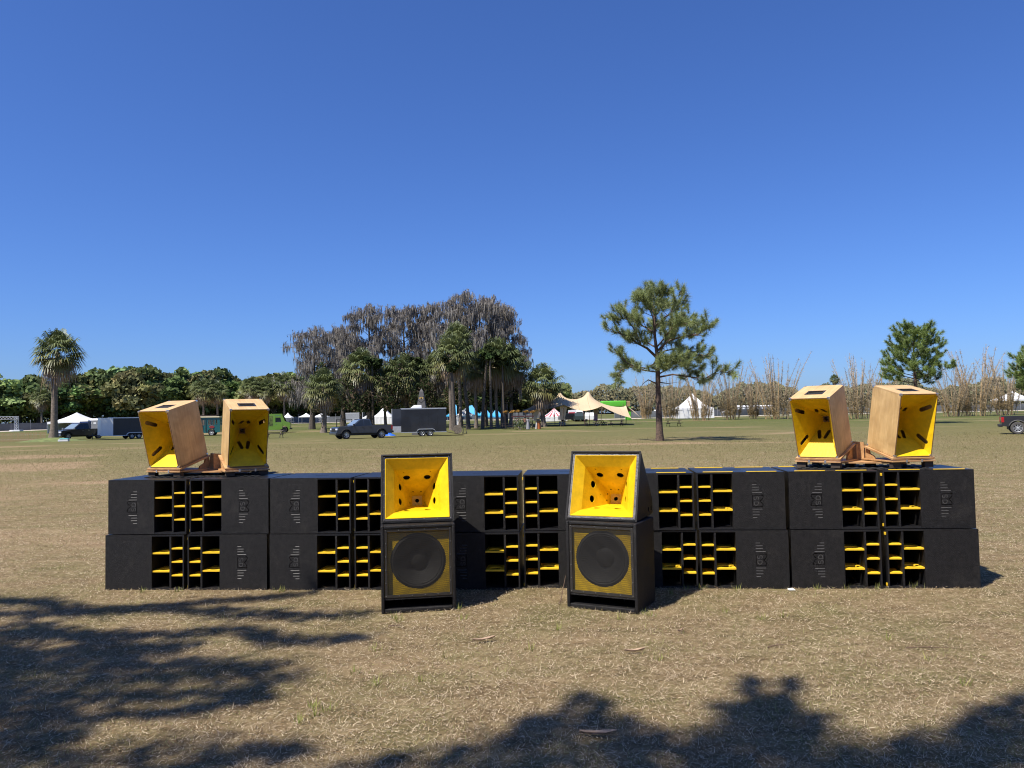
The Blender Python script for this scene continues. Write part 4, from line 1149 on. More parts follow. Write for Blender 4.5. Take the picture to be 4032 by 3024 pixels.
# bare trunks without crowns of their own in view
for k, (px, base, top, w) in enumerate(((1660, 1684, 1440, .30), (1845, 1690, 1420, .40), (1900, 1688, 1400, .36), (1935, 1690, 1400, .28), (1975, 1685, 1420, .24), (1790, 1696, 1450, .42), (1470, 1690, 1440, .30), (1560, 1686, 1440, .22), (1985, 1686, 1430, .22))):
    p = spot(px, base); h = height_at(px, top, p.y)
    t = thing('bare_trunk', ['dark trunk left of the obelisk', 'dark leaning trunk left of the white canopy', 'dark trunk right of the white canopy', 'thick trunk at the middle of the grove', 'pale slim trunk left of the flowered stall', 'thick dark trunk by the trailer ramp', 'pale leaning trunk behind the grey pickup bed', 'slim dark trunk at the front of the black trailer', 'slim trunk beside the flowered stall'][k] + ' in the grove', 'tree', p, 0, 'bare trunks of the grove')
    mb = MB(); q = random.uniform(-.9, .9)
    mb.tube([(0, 0, -.1), (q * .15, 0, h * .3), (q * .55, 0, h * .65), (q, 0, h)], [w * .80, w * .60, w * .52, w * .38], 9); mb.build('trunk', M['bark'], t, smooth=True)
    mb = MB(); cr = oak_crown(400 + k, n=420, clumps=9, leaf=.16, tone=(.04, .055, .022))[0]
    o = put('crown', cr, t, (q, 0, h - 1.2)); o.scale = (3.2, 3.2, 3.0)

# the pine in the field; limbs read off the photograph, depth spread round the trunk
p0 = spot(2598, 1736)
kk = p0.y / FPX * .41
def pp(x, z, dep): return ((x - 625) * kk * .89, dep, (1605 - z) * kk)
LB = [([pp(605, 790, 0), pp(500, 715, -.5), pp(400, 680, -1.0), pp(270, 620, -1.4), pp(130, 560, -1.5)], .10), ([pp(600, 560, 0), pp(520, 500, .5), pp(420, 440, 1.0), pp(300, 300, 1.3)], .07),
      ([pp(420, 680, -1.0), pp(360, 560, -1.3), pp(270, 450, -1.6), pp(160, 440, -1.7)], .06), ([pp(605, 600, 0), pp(560, 420, -.8), pp(490, 300, -1.2), pp(440, 260, -1.4)], .06),
      ([pp(625, 800, 0), pp(700, 690, .6), pp(780, 590, 1.2), pp(900, 480, 1.7), pp(1000, 400, 1.9)], .10), ([pp(620, 740, 0), pp(720, 650, -.7), pp(860, 620, -1.4), pp(1000, 610, -1.8), pp(1130, 520, -2.0)], .08),
      ([pp(640, 800, 0), pp(720, 730, 1.0), pp(850, 700, 1.8), pp(1000, 680, 2.3), pp(1100, 730, 2.5)], .07), ([pp(640, 850, 0), pp(760, 815, -.8), pp(900, 835, -1.5), pp(1010, 800, -1.9), pp(1100, 820, -2.1)], .06),
      ([pp(610, 830, 0), pp(560, 870, -.6), pp(470, 910, -1.1), pp(350, 900, -1.4), pp(240, 850, -1.5), pp(170, 760, -1.6)], .07), ([pp(615, 940, 0), pp(480, 915, .6), pp(360, 870, 1.1), pp(260, 900, 1.4), pp(220, 940, 1.5)], .06),
      ([pp(630, 990, 0), pp(760, 970, -.7), pp(900, 1000, -1.5), pp(1040, 1025, -2.2), pp(1160, 960, -2.7), pp(1280, 990, -3.0)], .07), ([pp(630, 960, 0), pp(700, 920, -1.2), pp(740, 860, -1.9), pp(800, 880, -2.4)], .05),
      ([pp(600, 470, 0), pp(640, 380, .7), pp(700, 300, 1.1), pp(760, 280, 1.3)], .05), ([pp(600, 500, 0), pp(680, 430, -.9), pp(780, 370, -1.6), pp(850, 230, -1.9)], .06),
      ([pp(598, 380, 0), pp(570, 280, .4), pp(520, 210, .6)], .04), ([pp(598, 330, 0), pp(630, 230, -.4), pp(660, 190, -.6)], .04), ([pp(605, 640, 0), pp(640, 560, 1.4), pp(690, 480, 2.4), pp(800, 420, 2.9)], .06),
      ([pp(605, 700, 0), pp(560, 640, 1.4), pp(480, 600, 2.4), pp(380, 560, 3.0)], .06), ([pp(620, 700, 0), pp(650, 640, -1.5), pp(700, 560, -2.6), pp(780, 530, -3.1)], .06), ([pp(610, 900, 0), pp(620, 900, -1.2), pp(640, 900, -2.2)], .05),
      ([pp(625, 820, 0), pp(850, 760, .9), pp(980, 900, 1.6), pp(1120, 930, 2.0)], .05), ([pp(1000, 400, 1.9), pp(1050, 430, 1.9), pp(1110, 500, 1.9)], .03)]
DB = [([pp(605, 1050, 0), pp(510, 1015, -.3), pp(450, 1050, -.5), pp(405, 1105, -.6)], .05), ([pp(640, 1040, 0), pp(740, 1050, .3), pp(850, 1040, .5)], .045), ([pp(605, 1090, 0), pp(570, 1095, -.3), pp(550, 1140, -.4)], .03), ([pp(630, 760, 0), pp(660, 780, -.8), pp(690, 810, -1.2)], .04), ([pp(900, 990, -1.5), pp(1000, 1040, -1.9), pp(1050, 1090, -2.0)], .03)]
pine('tall open-crowned pine standing alone in the field', (p0.x, p0.y, -.03), [pp(625, 1612, 0), pp(624, 1500, 0), pp(620, 1150, 0), pp(622, 950, 0), pp(620, 770, 0), pp(600, 600, 0), pp(602, 430, 0), pp(590, 300, 0), pp(585, 110, 0)], [.31, .235, .18, .16, .13, .10, .07, .05, .015], LB, 3, tuft=.46, per=150, nsub=16, width=.010, dead=DB, tone=(.165, .215, .080))
# pines on the right
def cone_pine(label, px, y, top_px, half_px, low_px, seed, group=None):
    p = spot_at(px, y); H = height_at(px, top_px, y); w = half_px * y / FPX; lo = height_at(px, low_px, y)
    rng = random.Random(seed); limbs = []
    for k in range(34):
        f = (k + .5) / 34; z = lo + (H * .96 - lo) * f; az = k * 2.4
        ln = w * (1.0 - .72 * max(0, f - .15) ** 1.25) * rng.uniform(.8, 1.08) * (.85 if f < .1 else 1)
        rise = .12 + .5 * f
        limbs.append(([(0, 0, z - .5), (cos(az) * ln * .5, sin(az) * ln * .5, z + rise * ln * .3 - .3), (cos(az) * ln, sin(az) * ln, z + rise * ln * .75)], .06 * (1.2 - f)))
    pine(label, (p.x, p.y, p.z - .03), [(0, 0, 0), (.05, 0, H * .4), (0, 0, H * .75), (0, 0, H)], [.26, .2, .11, .02], limbs, seed, tuft=.52, per=100, nsub=11, width=.02, tone=(.14, .205, .055), group=group, tscale=1.1)
cone_pine('bushy pine behind the rightmost wooden horn', 3608, 95, 1292, 132, 1500, 21)
cone_pine('pine cut by the right picture edge above the black pickup', 4122, 85, 1372, 125, 1530, 22)
p = spot_at(3290, 118)
palm('half-hidden small dark palm behind the third wooden horn', p.x, p.y, height_at(3290, 1492, 118), .95, 2, base=.22, dead=.9)

# bamboo
for k, (px, base, hp, kind) in enumerate(((2545, 1648, 175, 1), (2640, 1652, 190, 0), (2760, 1655, 200, 2), (2880, 1652, 215, 0), (2970, 1650, 185, 1), (3060, 1650, 250, 2), (3150, 1646, 130, 1), (3385, 1648, 250, 2), (3470, 1645, 200, 1), (3755, 1640, 215, 0), (3845, 1638, 270, 2), (3960, 1634, 240, 0))):
    bamboo(['bamboo clump just left of the lone pine trunk', 'bamboo clump right behind the lone pine trunk', 'bamboo clump in front of the white pagoda tent', 'bamboo clump just right of the white pagoda tent', 'slim bamboo clump before the left portable toilets', 'tall dense bamboo clump right of the portable toilets', 'small low bamboo clump left of the third wooden horn', 'tall bamboo between the right pair of wooden horns', 'bamboo half hidden by the rightmost wooden horn', 'bamboo clump just right of the rightmost wooden horn', 'tallest bamboo clump left of the right canopy tent', 'bamboo clump in front of the right canopy tent'][k], px, base, hp, kind)

# trees standing beside and behind the photographer: out of the picture, their shade falls into it
def shade_tree(label, foot, strokes, z, leaf, dens, seed, name='shade_tree', blob=()):
    rng = random.Random(seed); nr = np.random.default_rng(seed)
    k = z / tan(SUN_EL)
    off = Vector((-sin(SUN_AZ) * k, -cos(SUN_AZ) * k, z))
    pix = lambda a: spot(a[0] * 1.8228, a[1] * 1.8228)
    t = thing(name, label, 'tree', (foot[0], foot[1], -.05))
    f0 = Vector((foot[0], foot[1], 0))
    mb = MB(); hub = Vector((0, 0, z * .72))
    mb.tube([(0, 0, 0), (.1, 0, z * .35), tuple(hub), (.1, .1, z * 1.05)], [.30, .22, .17, .03], 9)
    P = []
    for st in strokes:
        w = st[0]; pts = [pix(a) + off - f0 + Vector((0, 0, rng.uniform(-.4, .4))) for a in st[1:]]
        near = min(pts, key=lambda q: (q - hub).length)
        mb.tube([hub, hub.lerp(near, .5) + Vector((0, 0, .25)), near], [.06, .04, .02], 5)
        for i in range(len(pts) - 1):
            a, b = pts[i], pts[i + 1]; mb.tube([a, b], [.02, .012], 4)
            m = int((b - a).length * dens)
            for _ in range(m):
                P.append(a.lerp(b, rng.random()) + Vector((rng.gauss(0, w), rng.gauss(0, w), rng.gauss(0, w * 1.4))))
    for (cx, cy, r, m) in blob:
        c = pix((cx, cy)) + off - f0
        mb.tube([hub, hub.lerp(c, .5) + Vector((0, 0, .3)), c], [.05, .035, .015], 5)
        for _ in range(m): P.append(c + Vector((rng.gauss(0, r), rng.gauss(0, r), rng.gauss(0, r * .8))))
    mb.build('trunk', M['bark'], t, smooth=True)
    P = np.array([tuple(q) for q in P]); n = len(P)
    V, Fc = leaf_quads(P, rnd_dirs(n, nr), leaf * (.6 + .8 * nr.random(n)), nr, .5)
    C = np.array([.05, .075, .022]) * (.7 + .6 * nr.random((n, 1)))
    put('crown', npmesh('crown', V, Fc, M['leaf'], np.repeat(C, 4, 0)), t)
ST = [(.10, (-120, 1296), (60, 1300), (240, 1310), (420, 1306), (560, 1296), (640, 1288)), (.12, (-120, 1322), (120, 1330), (330, 1322), (560, 1322), (700, 1330), (782, 1328)), (.10, (-120, 1352), (40, 1368), (300, 1372), (520, 1362), (680, 1374), (760, 1384)), (.13, (-120, 1392), (120, 1400), (330, 1394), (470, 1390)),
      (.13, (-120, 1440), (40, 1436), (260, 1432), (470, 1432), (610, 1436)), (.13, (-120, 1468), (60, 1470), (300, 1466), (480, 1466), (600, 1478)), (.10, (150, 1492), (330, 1498), (480, 1506), (600, 1500)), (.06, (300, 1526), (420, 1526), (500, 1520)), (.14, (-120, 1512), (20, 1510), (180, 1508)), (.12, (-120, 1556), (60, 1548), (220, 1544)), (.10, (-120, 1600), (40, 1604), (160, 1598)), (.16, (-120, 1646), (90, 1640), (300, 1636), (400, 1618)), (.10, (420, 1650), (520, 1636), (640, 1640)), (.14, (-100, 1420), (150, 1416), (300, 1412)), (.12, (60, 1345), (190, 1390), (300, 1450))]
shade_tree('tree at the left, outside the picture, whose shade streaks the near grass', (-13.0, .2), [(s[0] * .78,) + s[1:] for s in ST], 11.0, .085, 330, 71)
BL = [(1010, 1610, .10, 70), (1100, 1590, .12, 120), (1150, 1620, .14, 150), (1225, 1545, .10, 110), (1270, 1520, .08, 80), (1330, 1540, .09, 80), (1330, 1590, .14, 200), (1420, 1590, .13, 200), (1450, 1625, .18, 300), (1530, 1590, .13, 220), (1590, 1510, .07, 90), (1600, 1545, .09, 120), (1610, 1600, .16, 300), (1690, 1510, .05, 70), (1700, 1550, .08, 110), (1710, 1600, .14, 260), (1770, 1560, .05, 60), (1800, 1610, .16, 300), (1900, 1625, .15, 280), (2000, 1610, .13, 240), (2090, 1580, .12, 220), (2160, 1550, .12, 220), (2230, 1530, .13, 260), (2230, 1590, .16, 300), (2130, 1620, .17, 320), (1250, 1650, .18, 340), (1050, 1655, .12, 160), (880, 1650, .10, 110), (780, 1655, .09, 80), (700, 1656, .08, 70), (1500, 1660, .22, 420), (1750, 1660, .22, 420), (2000, 1665, .22, 420), (2220, 1660, .22, 400), (1380, 1690, .25, 420), (1100, 1700, .25, 400), (1650, 1710, .28, 480), (1950, 1715, .28, 480)]
FG = [(.035, (1225, 1585), (1250, 1500)), (.03, (1300, 1560), (1345, 1500)), (.035, (1150, 1600), (1110, 1560)), (.04, (1600, 1570), (1592, 1478)), (.03, (1620, 1560), (1640, 1505)), (.035, (1690, 1575), (1684, 1476)), (.03, (1700, 1560), (1730, 1492)), (.03, (1765, 1600), (1782, 1540)), (.04, (1420, 1590), (1380, 1545)), (.04, (2060, 1600), (2150, 1530), (2230, 1510)), (.03, (1960, 1610), (1990, 1570)), (.03, (820, 1659), (900, 1615)), (.03, (1000, 1640), (1060, 1590))]
shade_tree('tree right behind the photographer, outside the picture, shading the near grass edge', (-7.4, -5.8), FG, 13.5, .09, 260, 72, blob=[(a, b + 20, r * 1.05, int(n * .40)) for a, b, r, n in BL])
# unseen oaks added behind the camera to block sky light
for k, (x, y, w, h) in enumerate(((-19, -9, 11, 12), (-9, -15, 11, 12), (2, -17, 12, 13), (13, -16, 12, 12), (24, -13, 11, 11))):
    oak('added sky-blocking oak behind the camera, %s, outside the picture' % ('far left', 'left', 'middle', 'right', 'far right')[k], x, y, w, h, k % 5, 'added sky-blocking oaks behind the camera')
# tufts and litter at hand
tp = [(spot(a, b).x, spot(a, b).y) for a, b in ((1095, 2328), (1115, 2330), (1805, 2402), (1560, 2436), (1570, 2450), (2440, 2440), (2700, 2320), (2650, 2340), (2545, 2420), (2570, 2425), (3220, 2322), (3330, 2318), (2760, 2318), (3600, 2316), (1820, 2440), (2090, 2560), (1480, 2700), (1240, 2820), (1180, 2850), (1230, 2790), (1290, 2800), (1480, 2560), (2860, 2410), (3000, 2440), (3080, 2430), (3500, 2520), (3650, 2600), (1660, 2680), (1390, 2650), (3800, 2700), (2600, 2600), (2200, 2480), (700, 2330), (560, 2332), (2900, 2325), (3450, 2322))]
tufts('green_grass', tp, 'scattered tufts of longer green grass', h=.075, n=16)

# ================================================================== vehicles
def wheel_mesh(r, w, rim, tyre, spokes=8, rr=.62):
    """axis along y, outer face towards -y"""
    X = Matrix.Rotation(R(90), 4, 'X')
    a = MB(); a.lathe([(r * rr, -w / 2), (r * .9, -w / 2), (r, -w * .36), (r, w * .36), (r * .9, w / 2), (r * rr, w / 2)], X, 28)
    tm = a.mesh('tyre', [tyre], smooth=True)
    b = MB(); q = r * rr
    b.lathe([(q, w / 2 - .01), (q * .93, w / 2 - .02), (q * .9, -w * .1)], X, 24)
    b.lathe([(q * .9, -w * .1), (.001, -w * .1)], X, 24, 1)
    b.lathe([(q * .28, w * .38), (q * .2, w * .44), (.001, w * .44)], X, 12)
    for k in range(spokes):
        Mk = Matrix.Rotation(2 * pi * k / spokes, 4, 'Y')
        b.box(q * .22, q * .95, -w * .40, -w * .22, -q * .10, q * .10, M=Mk)
    return tm, b.mesh('rim', [rim, M['trim_black']])

def add_wheel(t, me, loc, flip):
    o = put('wheel', me[0], t, loc, (0, 0, pi if flip else 0)); r = put('rim', me[1], o)
    return o

def pickup(label, loc, rz, paint, rim, front=M['chrome'], tyre=M['tyre'], L=5.6, w=1.92, wb=3.5, h=1.84, r=.41, scale=1.0, name='pickup_truck', flare=True, tailx=1.12):
    """forward is +x; the near side is either"""
    t = thing(name, label, 'truck', loc, rz, None, scale)
    xf, xr = wb / 2 + .15, -wb / 2 + .15
    x0, x1 = xr - tailx, xf + .92
    arch = lambda c: [(c + (r + .09) * cos(a), r + (r + .09) * sin(a)) for a in [pi - pi * k / 10 for k in range(11)]]
    zb = .52
    A = lambda c: [(c - r - .09, zb)] + [p for p in arch(c) if p[1] > zb] + [(c + r + .09, zb)]
    prof = [(x0 + .05, zb + .05)] + A(xr) + A(xf) + [(x1 - .10, zb - .06), (x1, .62), (x1 - .02, .98), (x1 - .22, 1.10), (xf - .55, 1.20), (-.62, 1.22), (-.62, 1.24), (x0, 1.24), (x0, .70)]
    SD = Matrix(((1, 0, 0, 0), (0, 0, 1, w / 2), (0, 1, 0, 0), (0, 0, 0, 1)))
    mb = MB(); mb.slab(prof, SD, w)
    mb.build('body', paint, t)
    c0, c1, c2, c3 = -.66, xf - .58, .35 + .1, -.52       # cab foot rear, foot front, roof front, roof rear
    zr = h; wt = w / 2 - .22
    mb = MB()
    mb.hexa([(c0, -w / 2 + .03, 1.2), (c1, -w / 2 + .03, 1.2), (c1, w / 2 - .03, 1.2), (c0, w / 2 - .03, 1.2), (c3, -wt, zr), (c2, -wt, zr), (c2, wt, zr), (c3, wt, zr)])
    mb.build('cab', paint, t, bevel=.06, seg=3, smooth=True)
    # glass, a little proud of the cab
    def side_glass(s, xa, xb):
        mb = MB(); e = .006
        def P(f, z, x):    # point on the sloping cab side
            k = (z - 1.2) / (zr - 1.2); return (x, s * ((w / 2 - .03) * (1 - k) + wt * k + e), z)
        lo, hi = 1.26, zr - .11
        kl, kh = (lo - 1.2) / (zr - 1.2), (hi - 1.2) / (zr - 1.2)
        fx = lambda k: c1 + (c2 - c1) * k; rx = lambda k: c0 + (c3 - c0) * k
        X = lambda q, k: (fx(k) - .16 if q == 'f' else rx(k) + .12 if q == 'r' else q)
        a, b, c, d = P(0, lo, X(xa, kl)), P(0, lo, X(xb, kl)), P(0, hi, X(xb, kh)), P(0, hi, X(xa, kh))
        mb.add([a, b, c, d] + [(p[0], p[1] - s * .02, p[2]) for p in (a, b, c, d)], [(0, 1, 2, 3), (0, 4, 5, 1), (1, 5, 6, 2), (2, 6, 7, 3), (3, 7, 4, 0)])
        mb.build('side_window', M['glass'], t)
    for s in (-1, 1):
        side_glass(s, 'r', .12); side_glass(s, .18, 'f')
    for (xa, xb, nm, gm) in ((c1, c2, 'windscreen', M['glass_pale']), (c0, c3, 'rear_window', M['glass'])):
        sg = 1 if nm == 'windscreen' else -1
        mb = MB(); k0, k1 = .12, .86; e = .012 * sg
        q = lambda k, y: (xa + (xb - xa) * k + e, y, 1.2 + (zr - 1.2) * k)
        wy = lambda k: (w / 2 - .03) * (1 - k) + wt * k - .1
        mb.quad(q(k0, -wy(k0)), q(k0, wy(k0)), q(k1, wy(k1)), q(k1, -wy(k1))); mb.build(nm, gm, t)
    for s in (-1, 1):
        for (a, b) in ((-.60, .14), (.17, xf - .56)):
            mb = MB(); mb.box(a, b, s * (w / 2 + .001), s * (w / 2 + .010), .58, 1.19) if s > 0 else mb.box(a, b, -(w / 2 + .010), -(w / 2 + .001), .58, 1.19)
            d = mb.build('door', paint, t, bevel=.004)
            mb = MB(); yh = (w / 2 + .012, w / 2 + .03); mb.box(a + .05, a + .22, *(yh if s > 0 else (-yh[1], -yh[0])), 1.06, 1.10); mb.build('door_handle', front, d)
        mb = MB(); ym = (w / 2 + .02, w / 2 + .22); mb.box(xf - .74, xf - .62, *(ym if s > 0 else (-ym[1], -ym[0])), 1.22, 1.40); mb.build('mirror', front, t, bevel=.02)
        if flare:
            for c in (xf, xr):
                mb = MB(); mb.tube([(p[0], s * (w / 2 + .01), p[1]) for p in A(c)[1:-1]], .04, 5); mb.build('wheel_arch', M['trim_black'] if paint is not M['paint_black'] else M['arch_grey'], t, smooth=True)
        mb = MB(); yt = (w / 2 - .12, w / 2 + .012); mb.box(x0 - .012, x0 + .16, *(yt if s > 0 else (-yt[1], -yt[0])), .82, 1.18); mb.build('tail_light', M['tail'], t, bevel=.02)
        mb = MB(); mb.box(x1 - .12, x1 + .005, *((w / 2 - .42, w / 2 + .004) if s > 0 else (-w / 2 - .004, -w / 2 + .42)), .84, .99); mb.build('headlight', M['lamp'], t, bevel=.02)
    mb = MB(); mb.box(x1 - .05, x1 + .02, -w / 2 + .44, w / 2 - .44, .66, 1.02); mb.build('grille', front, t, bevel=.02)
    mb = MB(); mb.box(x1 - .12, x1 + .10, -w / 2 + .02, w / 2 - .02, .42, .62); mb.build('front_bumper', front if front is not M['trim_black'] else paint, t, bevel=.04)
    mb = MB(); mb.box(x0 - .14, x0 + .06, -w / 2 + .05, w / 2 - .05, .50, .68); mb.build('rear_bumper', front, t, bevel=.03)
    mb = MB(); mb.box(x0 + .08, -.70, -w / 2 + .08, w / 2 - .08, 1.235, 1.246); mb.build('bed_cover', M['trim_black'], t)
    mb = MB(); mb.box(x0 + .4, x1 - .4, -w / 2 + .2, w / 2 - .2, .32, .54); mb.build('chassis', M['trim_black'], t)
    me = wheel_mesh(r, .27, rim, tyre)
    for c in (xf, xr):
        add_wheel(t, me, (c, -w / 2 + .13, r), False); add_wheel(t, me, (c, w / 2 - .13, r), True)
    return t
M['paint_slate'] = mat('slate_car_paint', (.040, .048, .066), .25, coat=.6, vary=.1, scale=1)
M['paint_brown'] = mat('dark_brown_car_paint', (.034, .030, .027), .3, coat=.5, vary=.15, scale=1)
M['paint_black'] = mat('black_car_paint', (.020, .021, .026), .3, coat=.5, vary=.15, scale=1)
M['arch_grey'] = mat('dusty_arch', (.07, .068, .065), .7)
p = spot_at(1418, 72.5)
pickup('grey pickup truck parked in front of the black trailer', (p.x, p.y + .9, 0), R(212), M['paint_slate'], M['alu'], front=M['trim_black'])
p = spot_at(300, 93)
pickup('dark brown pickup truck with chrome front, half behind the lone palm', (p.x, p.y + .8, 0), R(243), M['paint_brown'], M['alu_dull'], L=6, w=2.0, wb=3.9, h=1.98, r=.42)
p = spot_at(4006, 52.5)
pickup('black pickup truck cut by the right picture edge', (p.x + 1.75 * cos(R(-29)) + .87 * sin(R(29)), p.y + 1.75 * sin(R(-29)) + .87 * cos(R(29)), 0), R(-29), M['paint_black'], M['alu_dull'], front=M['trim_black'], tyre=M['tyre_dusty'], w=2.0, wb=3.8, h=1.95, r=.43, tailx=.93)

def trailer(label, loc, rz, skin, L=5.4, w=2.2, h=2.30, z0=.42, ramp=False, ac=False, trim=M['alu'], nose=.9, guard=True, nose_skin=None):
    """forward is +x"""
    t = thing('cargo_trailer', label, 'trailer', loc, rz)
    xf = L / 2
    mb = MB()
    npan = 5
    for k in range(npan):
        a = -xf + (2 * xf - nose) * k / npan; b = -xf + (2 * xf - nose) * (k + 1) / npan
        for s in (-1, 1):
            mb2 = MB(); yy = (w / 2 - .02, w / 2); mb2.box(a + .003, b - .003, *(yy if s > 0 else (-yy[1], -yy[0])), z0 + .02, h); mb2.build('side_panel', skin, t)
    mb.box(-xf + .01, xf - nose - .01, -w / 2 + .022, w / 2 - .022, z0 + .01, h - .01); mb.build('box', M['trim_black'], t)
    fw = w * .30
    mb = MB(); mb.hexa([(xf - nose, -w / 2, z0), (xf, -fw, z0), (xf, fw, z0), (xf - nose, w / 2, z0), (xf - nose, -w / 2, h), (xf, -fw, h), (xf, fw, h), (xf - nose, w / 2, h)]); mb.build('nose', nose_skin or skin, t)
    if guard:
        for s in (-1, 1):
            d = Vector((nose, -(w / 2 - fw), 0)).normalized(); n = Vector((d.y, -d.x, 0)) * (-1)
            a = Vector((xf - nose, s * (w / 2), 0)); b = Vector((xf, s * fw, 0)); o = Vector((.010, s * .012, 0))
            mb = MB(); zz = z0 + .62
            mb.quad(*[tuple(q + o + Vector((0, 0, z))) for q, z in ((a, z0), (b, z0), (b, zz), (a, zz))]); mb.build('stone_guard', trim, t)
    mb = MB(); mb.box(xf - .06, xf + .015, -fw - .02, fw + .02, z0, h + .02)
    mb.build('nose_trim', trim, t)
    for s in (-1, 1):
        mb = MB(); yy = (w / 2 - .01, w / 2 + .014); mb.box(-xf - .01, xf - nose, *(yy if s > 0 else (-yy[1], -yy[0])), h - .07, h + .025); mb.build('top_rail', trim, t)
        mb = MB(); mb.box(-xf - .01, xf - nose, *(yy if s > 0 else (-yy[1], -yy[0])), z0 - .04, z0 + .03); mb.build('bottom_rail', trim, t)
        yt = (w / 2 + .005, w / 2 + .26)
        mb = MB(); pts = [(-1.15 + .98 * (1 - cos(a)) - .0, .30 + .44 * sin(a)) for a in [pi * k / 10 for k in range(11)]]
        pts = [(-1.62, .40), (-1.50, .66), (-1.32, .76), (.02, .76), (.20, .66), (.32, .40)]
        for a, b in zip(pts[:-1], pts[1:]):
            y0, y1 = yt if s > 0 else (-yt[1], -yt[0])
            mb.quad((a[0], y0, a[1]), (b[0], y0, b[1]), (b[0], y1, b[1]), (a[0], y1, a[1]))
            mb.quad((a[0], s * yt[1], a[1]), (b[0], s * yt[1], b[1]), (b[0], s * yt[1], b[1] - .07), (a[0], s * yt[1], a[1] - .07))
        mb.build('fender', trim, t)
    mb = MB(); mb.box(-xf, xf - nose, -w / 2, w / 2, h + .001, h + .05); mb.build('roof', M['alu_dull'], t)
    me = wheel_mesh(.33, .2, M['alu'], M['tyre'], 6)
    for c in (-1.05, -.27):
        add_wheel(t, me, (c, -w / 2 - .12, .33), False); add_wheel(t, me, (c, w / 2 + .12, .33), True)
    mb = MB(); mb.tube([(xf - .3, -.5, .45), (xf + 1.1, 0, .45), (xf - .3, .5, .45)], .05, 5); mb.tube([(xf + .7, 0, .05), (xf + .7, 0, .8)], .045, 6); mb.build('drawbar', M['trim_black'], t)
    if ac:
        mb = MB(); mb.hexa([(-.30, -.35, h + .05), (.85, -.35, h + .05), (.85, .35, h + .05), (-.30, .35, h + .05), (-.28, -.30, h + .36), (.45, -.30, h + .36), (.45, .30, h + .36), (-.28, .30, h + .36)]); a = mb.build('air_conditioner', M['white_paint'], t, bevel=.05, smooth=True)
        mb = MB(); mb.box(-.2, .12, -.345, -.33, h + .12, h + .30); mb.build('vent', M['alu_dull'], a)
    if ramp:
        mb = MB(); mb.hexa([(-xf - 1.75, -w / 2 + .1, .02), (-xf - .02, -w / 2 + .1, z0 - .06), (-xf - .02, w / 2 - .1, z0 - .06), (-xf - 1.75, w / 2 - .1, .02), (-xf - 1.75, -w / 2 + .1, .06), (-xf - .02, -w / 2 + .1, z0), (-xf - .02, w / 2 - .1, z0), (-xf - 1.75, w / 2 - .1, .06)]); mb.build('ramp_door', M['timber_dark'], t)
    return t
M['skin_black'] = mat('black_trailer_skin', (.016, .017, .021), .35, coat=.3, vary=.25, scale=1.2, bump=.25, bscale=2.5)
M['skin_char'] = mat('charcoal_trailer_skin', (.035, .036, .037), .5, vary=.15, scale=1.2, bump=.2, bscale=2.5)
p = spot_at(1644, 77)
tr = trailer('black enclosed trailer with roof air conditioner and lowered ramp', (p.x, p.y + 1.0, 0), R(190), M['skin_black'], ramp=True, ac=True, h=2.78)
mb = MB(); mb.box(-.12, .12, -1.128, -1.124, -.06, .06); o = mb.build('badge', mat('red_badge', (.45, .06, .05), .5), tr, (1.35, 0, 2.02)); o.location = (1.2, .02, 2.45)
p = spot_at(480, 90.5)
trailer('charcoal enclosed trailer with white front, left of the wooden horns', (p.x, p.y + 1.0, 0), R(222), M['skin_char'], L=5.8, trim=M['white_paint'], nose=1.2, guard=False, h=2.5, nose_skin=M['white_paint'])
p = spot_at(1392, 166)
trailer('pale grey box trailer behind the far fence, over the grey pickup', (p.x, p.y, p.z), R(178), mat('pale_grey_skin', (.28, .29, .31), .5, vary=.1), L=4.6, trim=M['white_paint'], nose=.5, guard=False)

# trolley bus
p = spot_at(760, 98)
t = thing('trolley_bus', 'teal trolley bus between the left pair of wooden horns', 'bus', (p.x, p.y + 1.0, p.z), R(13))
M['teal'] = mat('teal_paint', (.012, .115, .120), .35, coat=.4, vary=.1, scale=1); M['cream'] = mat('cream_paint', (.62, .55, .36), .5)
SDt = lambda w: Matrix(((1, 0, 0, 0), (0, 0, 1, w / 2), (0, 1, 0, 0), (0, 0, 0, 1)))
arch = [(2.0 + .47 * cos(a), .42 + .47 * sin(a)) for a in [pi - pi * k / 9 for k in range(10)]]
mb = MB(); mb.slab([(-3.4, .38), (1.53, .38)] + arch + [(2.47, .42), (3.02, .48), (3.04, 1.30), (2.95, 2.28), (-3.4, 2.28)], SDt(2.2), 2.2, holes=[[(2.12, 1.38), (2.42, 1.38), (2.42, 2.02), (2.12, 2.02)], [(1.56, 1.34), (2.04, 1.34), (2.04, 2.05), (1.56, 2.05)], [(2.52, 1.42), (2.74, 1.42), (2.70, 2.05), (2.52, 2.05)], [(.62, 1.34), (1.18, 1.34), (1.18, 2.0), (.62, 2.0)], [(-.3, 1.34), (.4, 1.34), (.4, 2.0), (-.3, 2.0)], [(-1.2, 1.34), (-.5, 1.34), (-.5, 2.0), (-1.2, 2.0)]]); mb.build('body', M['teal'], t)
mb = MB(); mb.box(-3.5, 3.0, -1.2, 1.2, 2.30, 2.48); mb.build('roof', M['cream'], t, bevel=.04)
mb = MB(); mb.box(-3.3, 2.6, -.8, .8, 2.48, 2.66); mb.build('clerestory', M['timber_dark'], t)
mb = MB(); mb.lathe([(.001, .03), (.30, .03), (.32, 0)], Matrix.Translation((2.05, -1.11, 1.12)) @ Matrix.Rotation(R(90), 4, 'X') @ Matrix.Diagonal((1, .55, 1, 1)), 20); mb.build('emblem', mat('red_emblem', (.28, .03, .03), .5), t)
me = wheel_mesh(.40, .24, M['white_paint'], M['tyre'], 6)
